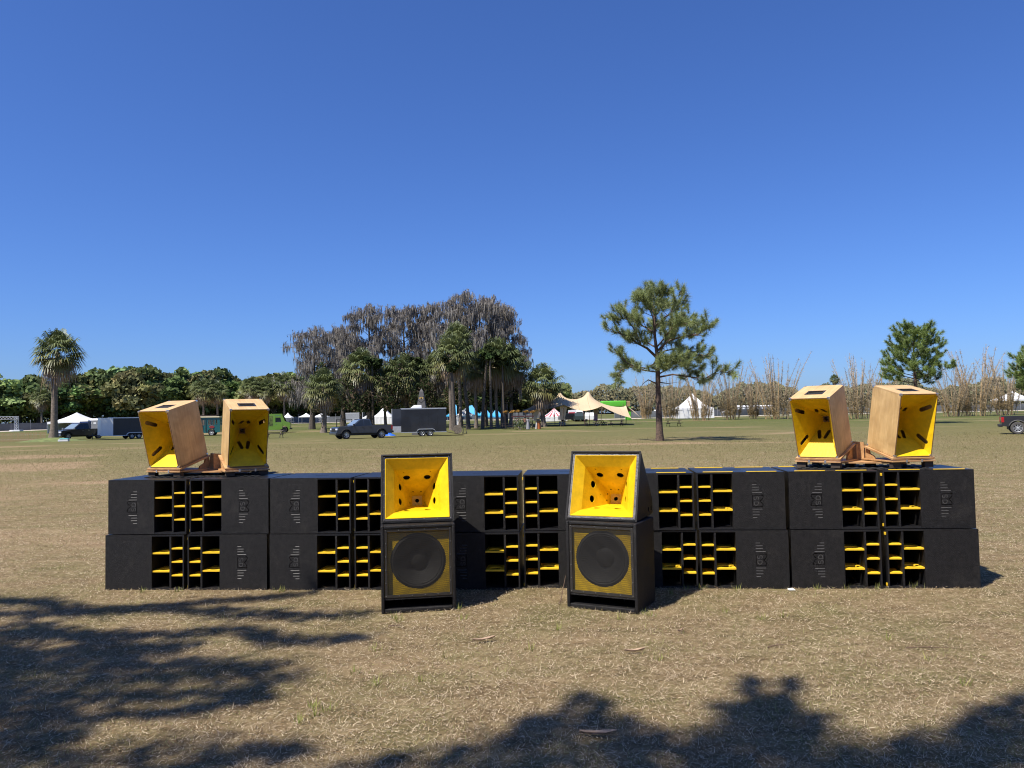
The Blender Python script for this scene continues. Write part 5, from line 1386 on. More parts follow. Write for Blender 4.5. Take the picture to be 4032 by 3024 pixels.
for (x, s) in ((2.0, 0), (2.0, 1), (-2.2, 0), (-2.2, 1)): add_wheel(t, me, (x, -.98 if not s else .98, .40), bool(s))
mb = MB(); mb.box(1.30, 1.34, -1.16, -1.10, .5, 2.2); mb.box(.9, .94, -1.16, -1.10, .5, 2.2); mb.build('door_post', M['timber_dark'], t)
# step van
p = spot_at(1040, 106)
t = thing('step_van', 'lime green step van behind the second wooden horn', 'van', (p.x, p.y + 1.0, p.z), R(11))
M['lime'] = mat('lime_paint', (.135, .26, .03), .4, coat=.4, vary=.08, scale=1)
arch = [(2.45 + .56 * cos(a), .42 + .56 * sin(a)) for a in [pi - pi * k / 9 for k in range(10)]]
mb = MB(); mb.slab([(-3.2, .42), (1.89, .42)] + arch + [(3.01, .42), (3.22, .55), (3.25, 1.28), (2.55, 1.60), (2.25, 2.36), (2.15, 2.62), (-3.2, 2.62)], SDt(2.1), 2.1, holes=[[(1.30, 1.45), (2.10, 1.45), (1.98, 2.10), (1.30, 2.10)]]); mb.build('body', M['lime'], t)
mb = MB(); mb.box(1.2, 2.2, -.9, .9, 1.4, 2.2); mb.build('cab_glass', M['glass'], t)
mb = MB(); mb.quad((2.60, -.95, 1.62), (2.60, .95, 1.62), (2.30, .95, 2.30), (2.30, -.95, 2.30)); mb.build('windscreen', M['glass'], t)
mb = MB(); mb.box(1.20, 2.22, -1.062, -1.052, .52, 1.38); d = mb.build('door', M['lime'], t, bevel=.004); mb = MB(); mb.box(1.3, 1.42, -1.085, -1.064, 1.15, 1.2); mb.build('handle', M['chrome'], d)
mb = MB(); mb.box(-3.2, .95, -1.062, -1.052, .95, 2.35); mb.build('side_sign', mat('dark_sign', (.035, .06, .02), .5, vary=.8, scale=3, tint=(3, 2.4, 1.5)), t)
me = wheel_mesh(.42, .25, M['trim_black'], M['tyre'], 6)
for (x, s) in ((2.45, 0), (2.45, 1), (-1.8, 0), (-1.8, 1)): add_wheel(t, me, (x, -.92 if not s else .92, .42), bool(s))
mb = MB(); mb.box(3.0, 3.4, -1.0, 1.0, .45, .62); mb.build('bumper', M['trim_black'], t, bevel=.03)
# letters on the cab brow
M['sign_blue'] = mat('blue_lettering', (.03, .16, .22), .5)
for k, pts in enumerate(([(0, 0), (.12, 0)], [(.2, 0), (.32, 0)], [(.4, 0), (.52, 0)], [(.6, 0), (.72, 0)])):
    mb = MB(); x = 1.32 + pts[0][0]; mb.slab(arc(x + .07, 2.38, .07, .09, 0, 2 * pi * 11 / 12, 11), Matrix(((1, 0, 0, 0), (0, 0, -1, -1.055), (0, 1, 0, 0), (0, 0, 0, 1))), .006, holes=[arc(x + .07, 2.38, .045, .06, 0, 2 * pi * 11 / 12, 11)]); mb.build('letter', M['sign_blue'], t)
# golf cart
p = spot_at(1352, 88)
t = thing('golf_cart', 'small open cart with orange body behind the grey pickup hood', 'cart', (p.x, p.y, 0), R(190))
mb = MB(); mb.hexa([(-1.1, -.6, .3), (1.1, -.6, .3), (1.1, .6, .3), (-1.1, .6, .3), (-1.1, -.55, .62), (1.2, -.5, .8), (1.2, .5, .8), (-1.1, .55, .62)]); mb.build('body', mat('orange_paint', (.62, .28, .02), .4), t, bevel=.05)
mb = MB(); mb.box(-1.0, .8, -.6, .6, 1.78, 1.84); mb.build('roof', M['trim_black'], t, bevel=.02)
for (x, y) in ((-.95, -.55), (-.95, .55), (.75, -.55), (.75, .55)):
    mb = MB(); mb.tube([(x, y, .6), (x, y, 1.8)], .03, 6); mb.build('roof_post', M['trim_black'], t)
mb = MB(); mb.box(-.7, -.1, -.55, .55, .62, .80); mb.box(-.8, -.68, -.55, .55, .8, 1.25); mb.build('seat', M['trim_black'], t, bevel=.03)
me = wheel_mesh(.24, .18, M['alu_dull'], M['tyre'], 5)
for (x, s) in ((.8, 0), (.8, 1), (-.75, 0), (-.75, 1)): add_wheel(t, me, (x, -.55 if not s else .55, .24), bool(s))
# dark car and box truck past the stretch tent
p = spot_at(2281, 150)
t = thing('box_truck', 'white box truck behind the dark car, seen under the stretch tent', 'truck', (p.x, p.y + 3, p.z), 0)
mb = MB(); mb.box(-1.1, 1.1, 0, 4.5, .6, 2.2); mb.build('box', M['white'], t, bevel=.03)
mb = MB(); mb.box(-1.0, 1.0, -1.4, -.05, .5, 1.9); mb.build('cab', M['white_paint'], t, bevel=.12, smooth=True)
mb = MB(); mb.box(-.8, .8, -1.43, -1.38, 1.2, 1.75); mb.build('windscreen', M['glass'], t)
me = wheel_mesh(.4, .25, M['alu_dull'], M['tyre'], 5)
for x in (-.95, .95):
    for y in (-.6, 3.2):
        o = put('wheel', me[0], t, (x, y, .4), (0, 0, R(90)))
def car(label, px, y, paint, rz):
    p = spot_at(px, y); t = thing('parked_car', label, 'car', p, rz)
    prof = [(-2.2, .35), (-1.75, .35), (-1.65, .62), (-1.35, .72), (-1.05, .62), (-.95, .35), (.95, .35), (1.05, .62), (1.35, .72), (1.65, .62), (1.75, .35), (2.2, .4), (2.25, .8), (1.2, .95), (.5, 1.55), (-1.5, 1.6), (-2.2, 1.0)]
    mb = MB(); mb.slab(prof, SDt(1.8), 1.8); mb.build('body', paint, t)
    mb = MB(); mb.slab([(.95, .98), (.45, 1.45), (-1.4, 1.5), (-1.8, 1.02)], SDt(1.83), 1.83); mb.build('windows', M['glass'], t)
    me = wheel_mesh(.33, .22, M['alu_dull'], M['tyre'], 5)
    for (x, s) in ((1.35, 0), (1.35, 1), (-1.35, 0), (-1.35, 1)): add_wheel(t, me, (x, -.8 if not s else .8, .33), bool(s))
car('dark green car in front of the white box truck, seen under the stretch tent', 2279, 146, mat('dark_green_paint', (.035, .05, .05), .3), R(90))
car('dark car just left of the white box truck, seen under the stretch tent', 2246, 148, M['paint_black'], R(12))
car('white car right of the box truck, seen under the stretch tent', 2325, 150, M['white_paint'], R(80))

# ================================================================== tents
def canopy(name, label, px, y, wpx, eave, peak, skin, legs=True, walls=(), dpt=None, cat='tent', scallop=0.0, seg=8, rz=0.0, loc=None, w=None, ezh=None, pzh=None, group=None):
    """square frame tent with a hollow pyramid roof; eave and peak are pixel rows"""
    p = loc or spot_at(px, y)
    w = w or wpx * y / FPX; ze = ezh or height_at(px, eave, y); zp = pzh or height_at(px, peak, y)
    t = thing(name, label, cat, p, rz, group)
    h = w / 2
    mb = MB()
    prof = [(1 - k / seg) for k in range(seg + 1)]
    rows = []
    for f in prof:
        z = ze + (zp - ze) * (1 - f) ** 1.55
        rows.append([(sx * h * f, sy * h * f, z) for sx, sy in ((-1, -1), (1, -1), (1, 1), (-1, 1))])
    for a, b in zip(rows[:-1], rows[1:]):
        for k in range(4): mb.quad(a[k], a[(k + 1) % 4], b[(k + 1) % 4], b[k])
    mb.build('roof', skin, t, weld=True)
    mb = MB(); va = .06 * w
    for k, (sx, sy) in enumerate(((-1, -1), (1, -1), (1, 1), (-1, 1))):
        a = Vector(rows[0][k]); b = Vector(rows[0][(k + 1) % 4]); n = 8
        for i in range(n):
            q0, q1 = a.lerp(b, i / n), a.lerp(b, (i + 1) / n)
            s0, s1 = va * (1 - scallop * sin(pi * i / n)), va * (1 - scallop * sin(pi * (i + 1) / n))
            mb.quad(q0, q1, q1 - Vector((0, 0, s1)), q0 - Vector((0, 0, s0)))
    mb.build('valance', skin, t)
    if legs:
        for sx, sy in ((-1, -1), (1, -1), (1, 1), (-1, 1)):
            mb = MB(); mb.tube([(sx * (h - .04), sy * (h - .04), 0), (sx * (h - .04), sy * (h - .04), ze)], .035, 6); mb.build('leg', M['alu'], t)
    for wl in walls:
        mb = MB(); e = h - .01; n = 14
        side = {'front': lambda f: (-e + 2 * e * f, -e), 'left': lambda f: (-e, -e + 2 * e * f), 'right': lambda f: (e, -e + 2 * e * f), 'back': lambda f: (-e + 2 * e * f, e)}[wl[0]]
        f0, f1 = wl[1:] if len(wl) > 1 else (0, 1)
        for i in range(n):
            g0, g1 = f0 + (f1 - f0) * i / n, f0 + (f1 - f0) * (i + 1) / n
            a, b = side(g0), side(g1); o0, o1 = .05 * sin(i * 2.1), .05 * sin((i + 1) * 2.1)
            a = (a[0] + (o0 if wl[0] in ('left', 'right') else 0), a[1] + (o0 if wl[0] in ('front', 'back') else 0)); b = (b[0] + (o1 if wl[0] in ('left', 'right') else 0), b[1] + (o1 if wl[0] in ('front', 'back') else 0))
            mb.quad((a[0], a[1], .02), (b[0], b[1], .02), (b[0], b[1], ze - .02), (a[0], a[1], ze - .02))
        mb.build('side_wall', skin, t, smooth=True)
    return t
M['blue_vinyl'] = mat('blue_vinyl', (.05, .36, .66), .5, vary=.05)
M['pale_blue'] = mat('pale_blue_vinyl', (.25, .42, .58), .5, vary=.05)
canopy('frame_tent', 'white peaked frame tent behind the dark brown pickup', 303, 128, 146, 1660, 1624, M['white'], walls=(('left',), ('back',)), scallop=.5)
for (px, w, e, pk, lab) in ((1134, 36, 1643, 1625, 'small white canopy just right of the green step van'), (1206, 48, 1640, 1626, 'small white canopy left of the stout palm trunk'), (1265, 56, 1640, 1627, 'small white canopy half hidden by the stout palm trunk')):
    canopy('canopy_tent', lab, px, 172, w, e, pk, M['white'], group='small canopies behind the fence')
canopy('frame_tent', 'tall white tent between trunks left of the black trailer', 1512, 156, 78, 1640, 1600, M['white'], walls=(('front',),))
canopy('canopy_tent', 'low white canopy between trunks behind the grey pickup', 1446, 165, 42, 1646, 1634, M['white'])
canopy('canopy_tent', 'white canopy with a side curtain, amid the grove trunks', 1832, 117, 76, 1634, 1606, M['white'], walls=(('left', .0, .45), ('front', .0, .22)))
for (px, w, e, pk, lab) in ((1795, 72, 1636, 1590, 'bright blue tent seen right of the trailer ramp'), (1856, 80, 1634, 1588, 'bright blue tent behind the white canopy'), (1910, 70, 1640, 1600, 'bright blue tent in the middle of the grove'), (1955, 60, 1640, 1606, 'bright blue tent left of the flowered stall')):
    canopy('frame_tent', lab, px, 158, w, e, pk, M['blue_vinyl'], group='blue tents behind the grove')
canopy('pagoda_tent', 'white pagoda tent standing among the bamboo', 2728, 157, 134, 1607, 1549, M['white'], walls=(('front',), ('left',), ('right',), ('back',)))
canopy('canopy_tent', 'white canopy behind bamboo above the black pickup', 3990, 148, 108, 1572, 1538, M['white'], cat='tent')
canopy('canopy_tent', 'small domed white canopy left of the grey portable toilets', 2864, 168, 40, 1622, 1611, M['white'])
canopy('canopy_tent', 'pale blue canopy right of the stretch tent', 2540, 178, 42, 1628, 1616, M['pale_blue'])
canopy('canopy_tent', 'small white canopy far behind the lone pine trunk', 2580, 178, 26, 1624, 1612, M['white'])
# striped tent
t = canopy('striped_tent', 'red and white striped tent seen under the stretch tent', 2182, 152, 96, 1640, 1606, M['white'], walls=(('front',),))
M['red_vinyl'] = mat('red_vinyl', (.52, .03, .05), .5)
w = 96 * 150 / FPX; ze, zp = height_at(2182, 1640, 150), height_at(2182, 1606, 150)
for k in range(5):
    mb = MB(); n = 8; x0, x1 = -w / 2 + w * (k + .15) / 5, -w / 2 + w * (k + .6) / 5
    for i in range(n):
        f0, f1 = 1 - i / n, 1 - (i + 1) / n
        zz = lambda f: ze + (zp - ze) * (1 - f) ** 1.55
        mb.quad((x0 * f0, -w / 2 * f0 - .02, zz(f0) + .012), (x1 * f0, -w / 2 * f0 - .02, zz(f0) + .012), (x1 * f1, -w / 2 * f1 - .02, zz(f1) + .012), (x0 * f1, -w / 2 * f1 - .02, zz(f1) + .012))
    mb.build('stripe', M['red_vinyl'], t)
# stretch tent: a tensioned skin between poles, solved as a membrane
def stretch_tent():
    y0 = 112.0
    c = spot_at(2290, y0); t = thing('stretch_tent', 'tan stretch tent with two peaks on thin poles', 'tent', c)
    X = lambda px: spot_at(px, y0).x - c.x
    nx, ny = 70, 34
    xa, xb, dep = X(2060), X(2486), 11.0
    xs_ = np.linspace(xa, xb, nx); ys_ = np.linspace(0, dep, ny)
    Z = np.full((nx, ny), 2.7); fix = np.zeros((nx, ny), bool)
    def edge(arr, pts):
        for (q0, z0), (q1, z1) in zip(pts[:-1], pts[1:]):
            m = (arr >= q0 - 1e-6) & (arr <= q1 + 1e-6); f = (arr[m] - q0) / (q1 - q0)
            yield m, z0 + (z1 - z0) * f - .30 * np.sin(pi * f) * (abs(q1 - q0) / 6)
    for m, z in edge(xs_, [(xa, 1.7), (X(2120), 2.6), (X(2222), 3.15), (X(2297), 2.2), (X(2371), 2.85), (xb, 1.05)]): Z[m, 0] = z
    for m, z in edge(xs_, [(xa, 2.3), (X(2180), 2.9), (X(2330), 2.9), (X(2440), 2.7), (xb, 2.0)]): Z[m, -1] = z
    for m, z in edge(ys_, [(0, 1.05), (dep * .45, 2.95), (dep, 2.0)]): Z[-1, m] = z
    for m, z in edge(ys_, [(0, 1.7), (dep * .5, 2.6), (dep, 2.3)]): Z[0, m] = z
    fix[:, 0] = fix[:, -1] = True; fix[0, :] = fix[-1, :] = True
    for px, yy, z in ((2217, 5.0, 5.05), (2332, 5.0, 5.10), (2110, 5.5, 3.3)):
        i = int(np.argmin(abs(xs_ - X(px)))); j = int(np.argmin(abs(ys_ - yy)))
        Z[i - 1:i + 2, j] = z - .1; Z[i, j - 1:j + 2] = z - .1; Z[i, j] = z; fix[i - 1:i + 2, j] = True; fix[i, j - 1:j + 2] = True
    hx, hy = (xs_[1] - xs_[0]) ** -2, (ys_[1] - ys_[0]) ** -2
    for _ in range(900):
        N = Z.copy()
        N[1:-1, 1:-1] = (hx * (Z[2:, 1:-1] + Z[:-2, 1:-1]) + hy * (Z[1:-1, 2:] + Z[1:-1, :-2])) / (2 * hx + 2 * hy)
        Z = np.where(fix, Z, N)
    gx, gy = np.meshgrid(xs_, ys_, indexing='ij')
    V = np.stack([gx, gy, Z], -1).reshape(-1, 3)
    idx = np.arange(nx * ny).reshape(nx, ny)
    Fc = np.stack([idx[:-1, :-1], idx[1:, :-1], idx[1:, 1:], idx[:-1, 1:]], -1).reshape(-1, 4)
    M['tan'] = mat('tan_stretch_cloth', (.56, .43, .265), .8, vary=.06, scale=.5)
    put('skin', npmesh('skin', V, Fc, M['tan'], smooth=True), t)
    # seams
    M['seam'] = mat('cloth_seam', (.36, .27, .16), .8)
    for i in range(8, nx - 2, 7):
        mb = MB(); mb.tube([(xs_[i], ys_[j], Z[i, j] + .006) for j in range(ny)], .018, 4, cap=False); mb.build('seam', M['seam'], t)
    M['pole'] = mat('pole_brown', (.12, .085, .055), .7, vary=.2)
    M['pole_red'] = mat('pole_dark_red', (.07, .016, .018), .6)
    for px, yy, z, m in ((2222, 0, 3.2, 'pole'), (2226, 3.5, 4.2, 'pole'), (2297, 0, 2.25, 'pole_red'), (2371, 0, 2.9, 'pole'), (2217, 5, 5.3, 'pole'), (2332, 5, 5.35, 'pole'), (2184, 1.5, 2.9, 'pole'), (2473, 4.6, 3.2, 'pole'), (2490, 5.0, 3.5, 'pole'), (2447, 1.0, 1.8, 'pole'), (2120, 0, 2.7, 'pole')):
        mb = MB(); mb.tube([(X(px) + random.uniform(-.25, .25), yy, 0), (X(px), yy, z)], .05, 6); mb.build('pole', M[m], t)
    # the right wing and its guys
    mb = MB(); a = Vector((xb, dep * .45, 2.95)); b = Vector((xb, dep, 2.0)); g = Vector((X(2527), dep * .55, 2.0)); e = Vector((X(2545), dep * .5, 1.1))
    mb.add([a, b, g, e], [(0, 1, 2), (0, 2, 3)]); mb.build('wing', M['tan'], t)
    for q0, q1 in ((e, (X(2572), 4.0, 0)), (Vector((xb, 0, 1.05)), (X(2500), -1.0, 0)), (a + Vector((0, 0, .2)), (X(2540), 3, 0)), (Vector((X(2371), 0, 2.85)), (X(2388), -1.5, 0)), (Vector((X(2222), 0, 3.1)), (X(2204), -1.5, 0))):
        mb = MB(); mb.tube([q0, q1], .022, 4); mb.build('guy_rope', M['pole'], t)
    # a hanging corner of cloth
    for (pa, pb, z0, z1) in ((2206, 2236, 3.0, .95), (2098, 2124, 2.5, .9)):
        mb = MB(); mb.quad((X(pa), .6, z0), (X(pb), .6, z0 - .1), (X(pb) - .45, .5, z1), (X(pa) + .1, .5, z1)); mb.build('drape', M['tan'], t)
stretch_tent()
# green inflatable building, banner
p = spot_at(2428, 150)
M['green_vinyl'] = mat('green_vinyl', (.10, .46, .03), .55, vary=.1, scale=.6)
M['wave'] = None
def wave_mat():
    m = bpy.data.materials.new('wave_print'); m.use_nodes = True; nt = m.node_tree; b = nt.nodes['Principled BSDF']
    tc = nt.nodes.new('ShaderNodeTexCoord'); wv = nt.nodes.new('ShaderNodeTexWave'); wv.wave_type = 'RINGS'; wv.inputs['Scale'].default_value = 1.6; wv.inputs['Distortion'].default_value = 1.0
    nt.links.new(tc.outputs['Object'], wv.inputs['Vector'])
    gr = nt.nodes.new('ShaderNodeSeparateXYZ'); nt.links.new(tc.outputs['Object'], gr.inputs[0])
    mr = nt.nodes.new('ShaderNodeMapRange'); mr.inputs[1].default_value = .3; mr.inputs[2].default_value = 2.3; nt.links.new(gr.outputs[2], mr.inputs[0])
    ra = nt.nodes.new('ShaderNodeValToRGB'); ra.color_ramp.elements[0].color = (.22, .02, .30, 1); ra.color_ramp.elements[1].color = (.45, .42, .05, 1); nt.links.new(mr.outputs[0], ra.inputs[0])
    mx = nt.nodes.new('ShaderNodeMixRGB'); mx.inputs[2].default_value = (.30, .12, .16, 1); mx.inputs[1].default_value = (1, 1, 1, 1)
    nt.links.new(wv.outputs['Fac'], mx.inputs[0]); nt.links.new(ra.outputs[0], mx.inputs[1]); nt.links.new(mx.outputs[0], b.inputs['Base Color']); return m
M['wave'] = wave_mat()
t = thing('inflatable_stand', 'bright green flat-topped inflatable stand behind the stretch tent', 'stand', p)
zt, zl = height_at(2428, 1578, 150), height_at(2428, 1603, 150)
mb = MB(); mb.box(-2.8, 2.0, 0, 3.5, zl, zt); mb.build('roof', M['green_vinyl'], t, bevel=.2, seg=3, smooth=True)
mb = MB(); mb.box(2.01, 2.75, .1, 3.4, zl + .05, zt - .1); mb.build('end_panel', M['wave'], t, bevel=.1)
for x in (2.1,):
    mb = MB(); mb.box(x - .3, x + .75 if x > 0 else x + .3, .1, .8, 0, zl + .02); mb.build('column', M['green_vinyl'], t, bevel=.12, smooth=True)
p = spot_at(2347, 114)
t = thing('feather_banner', 'feather banner with purple and yellow waves beside the picnic tables', 'banner', p)
mb = MB(); mb.slab([(-.28, .75), (.22, .6), (.30, 2.25), (.10, 2.55), (-.30, 2.7)], FRONT, .01); mb.build('cloth', M['wave'], t)
mb = MB(); mb.tube([(-.33, 0, 0), (-.32, 0, 2.75)], .025, 6); mb.build('mast', M['alu'], t)
mb = MB(); mb.tube([(-.25, .05, .02), (0, 0, .14), (.3, -.05, .02)], .10, 8); mb.build('foot_weight', M['white'], t)
# sign board over the dark car
p = spot_at(2254, 149)
t = thing('sign_board', 'white and red sign board left of the white box truck', 'sign', p)
mb = MB(); mb.box(-.8, .8, 0, .08, 1.35, 2.15); mb.build('panel', M['white'], t)
mb = MB(); mb.box(-.7, .55, -.012, -.002, 1.5, 1.75); mb.build('lettering', M['red_vinyl'], t)
for x in (-.7, .7):
    mb = MB(); mb.box(x - .03, x + .03, .01, .07, 0, 1.35); mb.build('post', M['timber'], t)

# ================================================================== street furniture of the field
def picnic(label, loc, rz, m0, m1, L=1.8, scale=1.0):
    t = thing('picnic_table', label, 'table', loc, rz, 'picnic tables', scale)
    for k in range(5):
        mb = MB(); y = -.36 + k * .145; mb.box(-L / 2, L / 2, y, y + .135, .72, .76); mb.build('top_plank', m0, t)
    for s in (-1, 1):
        for k in range(2):
            mb = MB(); y = s * .72 - .14 + k * .145; mb.box(-L / 2, L / 2, y, y + .135, .42, .46); mb.build('seat_plank', m1, t)
    for x in (-L / 2 + .25, L / 2 - .25):
        for s in (-1, 1):
            mb = MB(); mb.hexa([(x - .02, s * .68 - .05, 0), (x + .02, s * .68 - .05, 0), (x + .02, s * .68 + .05, 0), (x - .02, s * .68 + .05, 0), (x - .02, s * .22 - .05, .72), (x + .02, s * .22 - .05, .72), (x + .02, s * .22 + .05, .72), (x - .02, s * .22 + .05, .72)]); mb.build('leg', m0, t)
        mb = MB(); mb.box(x + .022, x + .06, -.85, .85, .34, .42); mb.build('crossbar', m0, t)
    return t
D_, W_ = M['timber_dark'], M['timber']
for (px, py, rz, a, b, lab) in ((2327, 1678, 8, D_, W_, 'picnic table with pale bench, left one under the stretch tent'), (2363, 1676, 95, D_, D_, 'dark picnic table seen end-on beside the feather banner'), (2427, 1678, 5, D_, W_, 'picnic table with pale bench under the right of the stretch tent'), (2652, 1679, 4, D_, D_, 'picnic table alone on the grass right of the lone pine'), (1080, 1725, 3, W_, D_, 'picnic table half behind the second wooden horn'), (2000, 1690, 0, D_, D_, 'dark picnic table in the shade beside the flowered stall')):
    picnic(lab, spot(px, py), R(rz), a, b, 1.9, 1.05)

# portable toilets
def toilet_meshes(skin):
    o = {}
    mb = MB(); mb.box(-.55, .55, 0, 1.15, .12, 2.05); o['booth'] = mb.mesh('booth', [skin], bevel=.03)
    mb = MB(); mb.hexa([(-.6, -.05, 2.05), (.6, -.05, 2.05), (.6, 1.2, 2.05), (-.6, 1.2, 2.05), (-.38, .2, 2.34), (.38, .2, 2.34), (.38, .95, 2.34), (-.38, .95, 2.34)]); o['roof'] = mb.mesh('roof', [M['white']], bevel=.06, smooth=True)
    mb = MB(); mb.box(-.38, .38, -.02, -.004, .2, 1.95); o['door'] = mb.mesh('door', [skin], bevel=.01)
    mb = MB(); mb.box(-.22, .22, -.035, -.021, 1.45, 1.75); o['notice'] = mb.mesh('notice', [M['white_paint']])
    mb = MB(); mb.box(-.6, .6, -.08, 1.2, 0, .12); o['skid'] = mb.mesh('skid', [M['trim_black']])
    return o
GREY_T = toilet_meshes(mat('grey_plastic', (.22, .225, .23), .5, vary=.08, scale=1)); BLUE_T = toilet_meshes(mat('navy_plastic', (.03, .055, .16), .4, vary=.08, scale=1))
def toilet(label, loc, rz, o, group=None):
    t = thing('portable_toilet', label, 'toilet', loc, rz, group)
    for k in ('booth', 'roof', 'skid'): put(k, o[k], t)
    d = put('door', o['door'], t); put('notice', o['notice'], d)
NTH = ['first', 'second', 'third', 'fourth', 'fifth', 'sixth', 'seventh', 'last']
for k in range(8):
    p = spot_at(2910 + 19 * k, 184.0)
    toilet('grey portable toilet, %s from the left in the row behind the bamboo' % NTH[k], p, R(-4), GREY_T, 'row of grey portable toilets')
p = spot_at(330, 108); toilet('navy blue portable toilet standing behind the dark brown pickup', (p.x, p.y, p.z), R(8), BLUE_T)
for k, px in enumerate((356, 374, 392)):
    p = spot_at(px, 124); toilet('grey portable toilet, %s right of the navy blue one' % ('first', 'second', 'third')[k], p, R(5), GREY_T, 'grey portable toilets by the left trailer')

# fences
def mesh_fence(label, pts, step=3.0):
    t = thing('screened_fence', label, 'fence', pts[0])
    M['screen'] = mat('grey_fence_screen', (.115, .125, .135), .9, vary=.35, scale=.35)
    mb = MB(); mb.tube([(0, 0, -.2), (0, 0, 2.15)], .035, 6); post = mb.mesh('post', [M['alu_dull']])
    k = 0
    for a, b in zip(pts[:-1], pts[1:]):
        n = max(1, int((b - a).length / step))
        for i in range(n):
            q0, q1 = a.lerp(b, i / n) - pts[0], a.lerp(b, (i + 1) / n) - pts[0]
            put('post', post, t, q0)
            mb = MB(); g = .01 * sin(k * 1.7)
            z = lambda h: Vector((0, g, h))
            mb.quad(q0 + z(.08), q1 + z(.05), q1 + z(1.5 + .05 * sin(k)), q0 + z(1.5 + .05 * sin(k + 1)))
            mb.build('screen', M['screen'], t); k += 1
    return t
mesh_fence('long chain-link fence with grey screening along the far track', [spot(-120, 1702), spot(120, 1694), spot(420, 1684), spot(740, 1676), spot(1080, 1668), spot(1420, 1662), spot(1800, 1653), spot(2130, 1647)])
mesh_fence('chain-link fence with grey screening behind the bamboo', [spot(2420, 1647), spot(2700, 1642), spot(3060, 1632), spot(3420, 1626), spot(3780, 1620), spot(4160, 1612)])
p0_, p1_ = spot(-60, 1741), spot(182, 1737)
t = thing('slat_fence', 'wooden slat fence left of the lone palm', 'fence', p0_)
mb = MB(); mb.box(-.022, .022, -.006, .006, 0, 1.02); slat = mb.mesh('slat', [M['slat']])
n = int((p1_ - p0_).length / .105)
for k in range(n):
    q = p0_.lerp(p1_, k / n) - p0_; put('slat', slat, t, q + Vector((0, 0, random.uniform(-.02, .03))), (0, random.uniform(-.03, .03), 0))
for z in (.25, .75):
    mb = MB(); mb.tube([Vector((0, .008, z)), p1_ - p0_ + Vector((0, .008, z))], .006, 4); mb.build('wire', M['alu_dull'], t)
# truss gantry
p = spot_at(65, 150)
t = thing('truss_gantry', 'aluminium truss gantry at the left picture edge', 'truss', p)
def truss(a, b, s, n, name):
    a, b = Vector(a), Vector(b); d = (b - a).normalized(); u = Vector((0, 1, 0)); v = d.cross(u)
    mb = MB(); cs = [u * s * i + v * s * j for i in (-1, 1) for j in (-1, 1)]
    for c in cs: mb.tube([a + c, b + c], .045, 5)
    for k in range(n):
        q0, q1 = a.lerp(b, k / n), a.lerp(b, (k + 1) / n)
        for i, j in ((0, 1), (1, 3), (3, 2), (2, 0)): mb.tube([q0 + cs[i], q1 + cs[j]], .03, 4)
    mb.build(name, M['alu'], t)
truss((0, 0, 0), (0, 0, 2.9), .25, 6, 'tower'); truss((.25, 0, 2.65), (-6.0, 0, 2.65), .25, 10, 'beam'); truss((-6.0, 0, 0), (-6.0, 0, 2.4), .25, 5, 'tower')
mb = MB(); mb.box(-1.0, 1.0, -.6, .6, 0, .28); mb.build('base_ballast', M['white_paint'], t, bevel=.03)

# obelisk with chevrons and an eye
p = spot_at(1661, 84); H = height_at(1661, 1529, 84)
t = thing('obelisk', 'dark tapering obelisk with chevrons and a golden eye, behind the black trailer', 'obelisk', p)
w0, w1 = 1.0, .20
M['ob'] = mat('obelisk_grey', (.075, .072, .070), .7, vary=.2, scale=2); M['ob_dark'] = mat('obelisk_black', (.012, .012, .013), .7)
mb = MB(); mb.hexa([(-w0, -w0, 0), (w0, -w0, 0), (w0, w0, 0), (-w0, w0, 0), (-w1, -w1, H - .35), (w1, -w1, H - .35), (w1, w1, H - .35), (-w1, w1, H - .35)]); mb.build('shaft', M['ob'], t)
mb = MB(); mb.add([(-w1, -w1, H - .35), (w1, -w1, H - .35), (w1, w1, H - .35), (-w1, w1, H - .35), (0, 0, H)], [(0, 1, 4), (1, 2, 4), (2, 3, 4), (3, 0, 4)]); mb.build('cap', M['ob'], t)
fw_ = lambda z: w0 + (w1 - w0) * z / (H - .35)
for k in range(9):
    z = .5 + k * (H - 1.3) / 9
    if k == 6: continue
    a, b, dz = fw_(z + .25) * .96, .09, .32
    mb = MB()
    for s in (-1, 1):
        mb.hexa([(0, -fw_(z) - .015, z), (s * a, -fw_(z + dz) - .015, z + dz), (s * a, -fw_(z + dz) + .01, z + dz), (0, -fw_(z) + .01, z), (0, -fw_(z + b) - .015, z + b), (s * a * .98, -fw_(z + dz + b) - .015, z + dz + b), (s * a * .98, -fw_(z + dz + b) + .01, z + dz + b), (0, -fw_(z + b) + .01, z + b)])
    mb.build('chevron', M['ob_dark'], t)
ze = height_at(1661, 1568, 84)
mb = MB(); mb.slab(arc(0, ze - .09, .30, .22, R(25), R(155), 8) + arc(0, ze + .12, .30, .22, R(205), R(335), 8), FRONT @ Matrix.Translation((0, 0, fw_(ze) + .02)), .02); mb.build('eye', mat('gold_paint', (.50, .34, .10), .5), t)
mb = MB(); mb.slab(arc(0, ze + .01, .07, .07, 0, 2 * pi * 11 / 12, 11), FRONT @ Matrix.Translation((0, 0, fw_(ze) + .035)), .012); mb.build('pupil', M['ob_dark'], t)

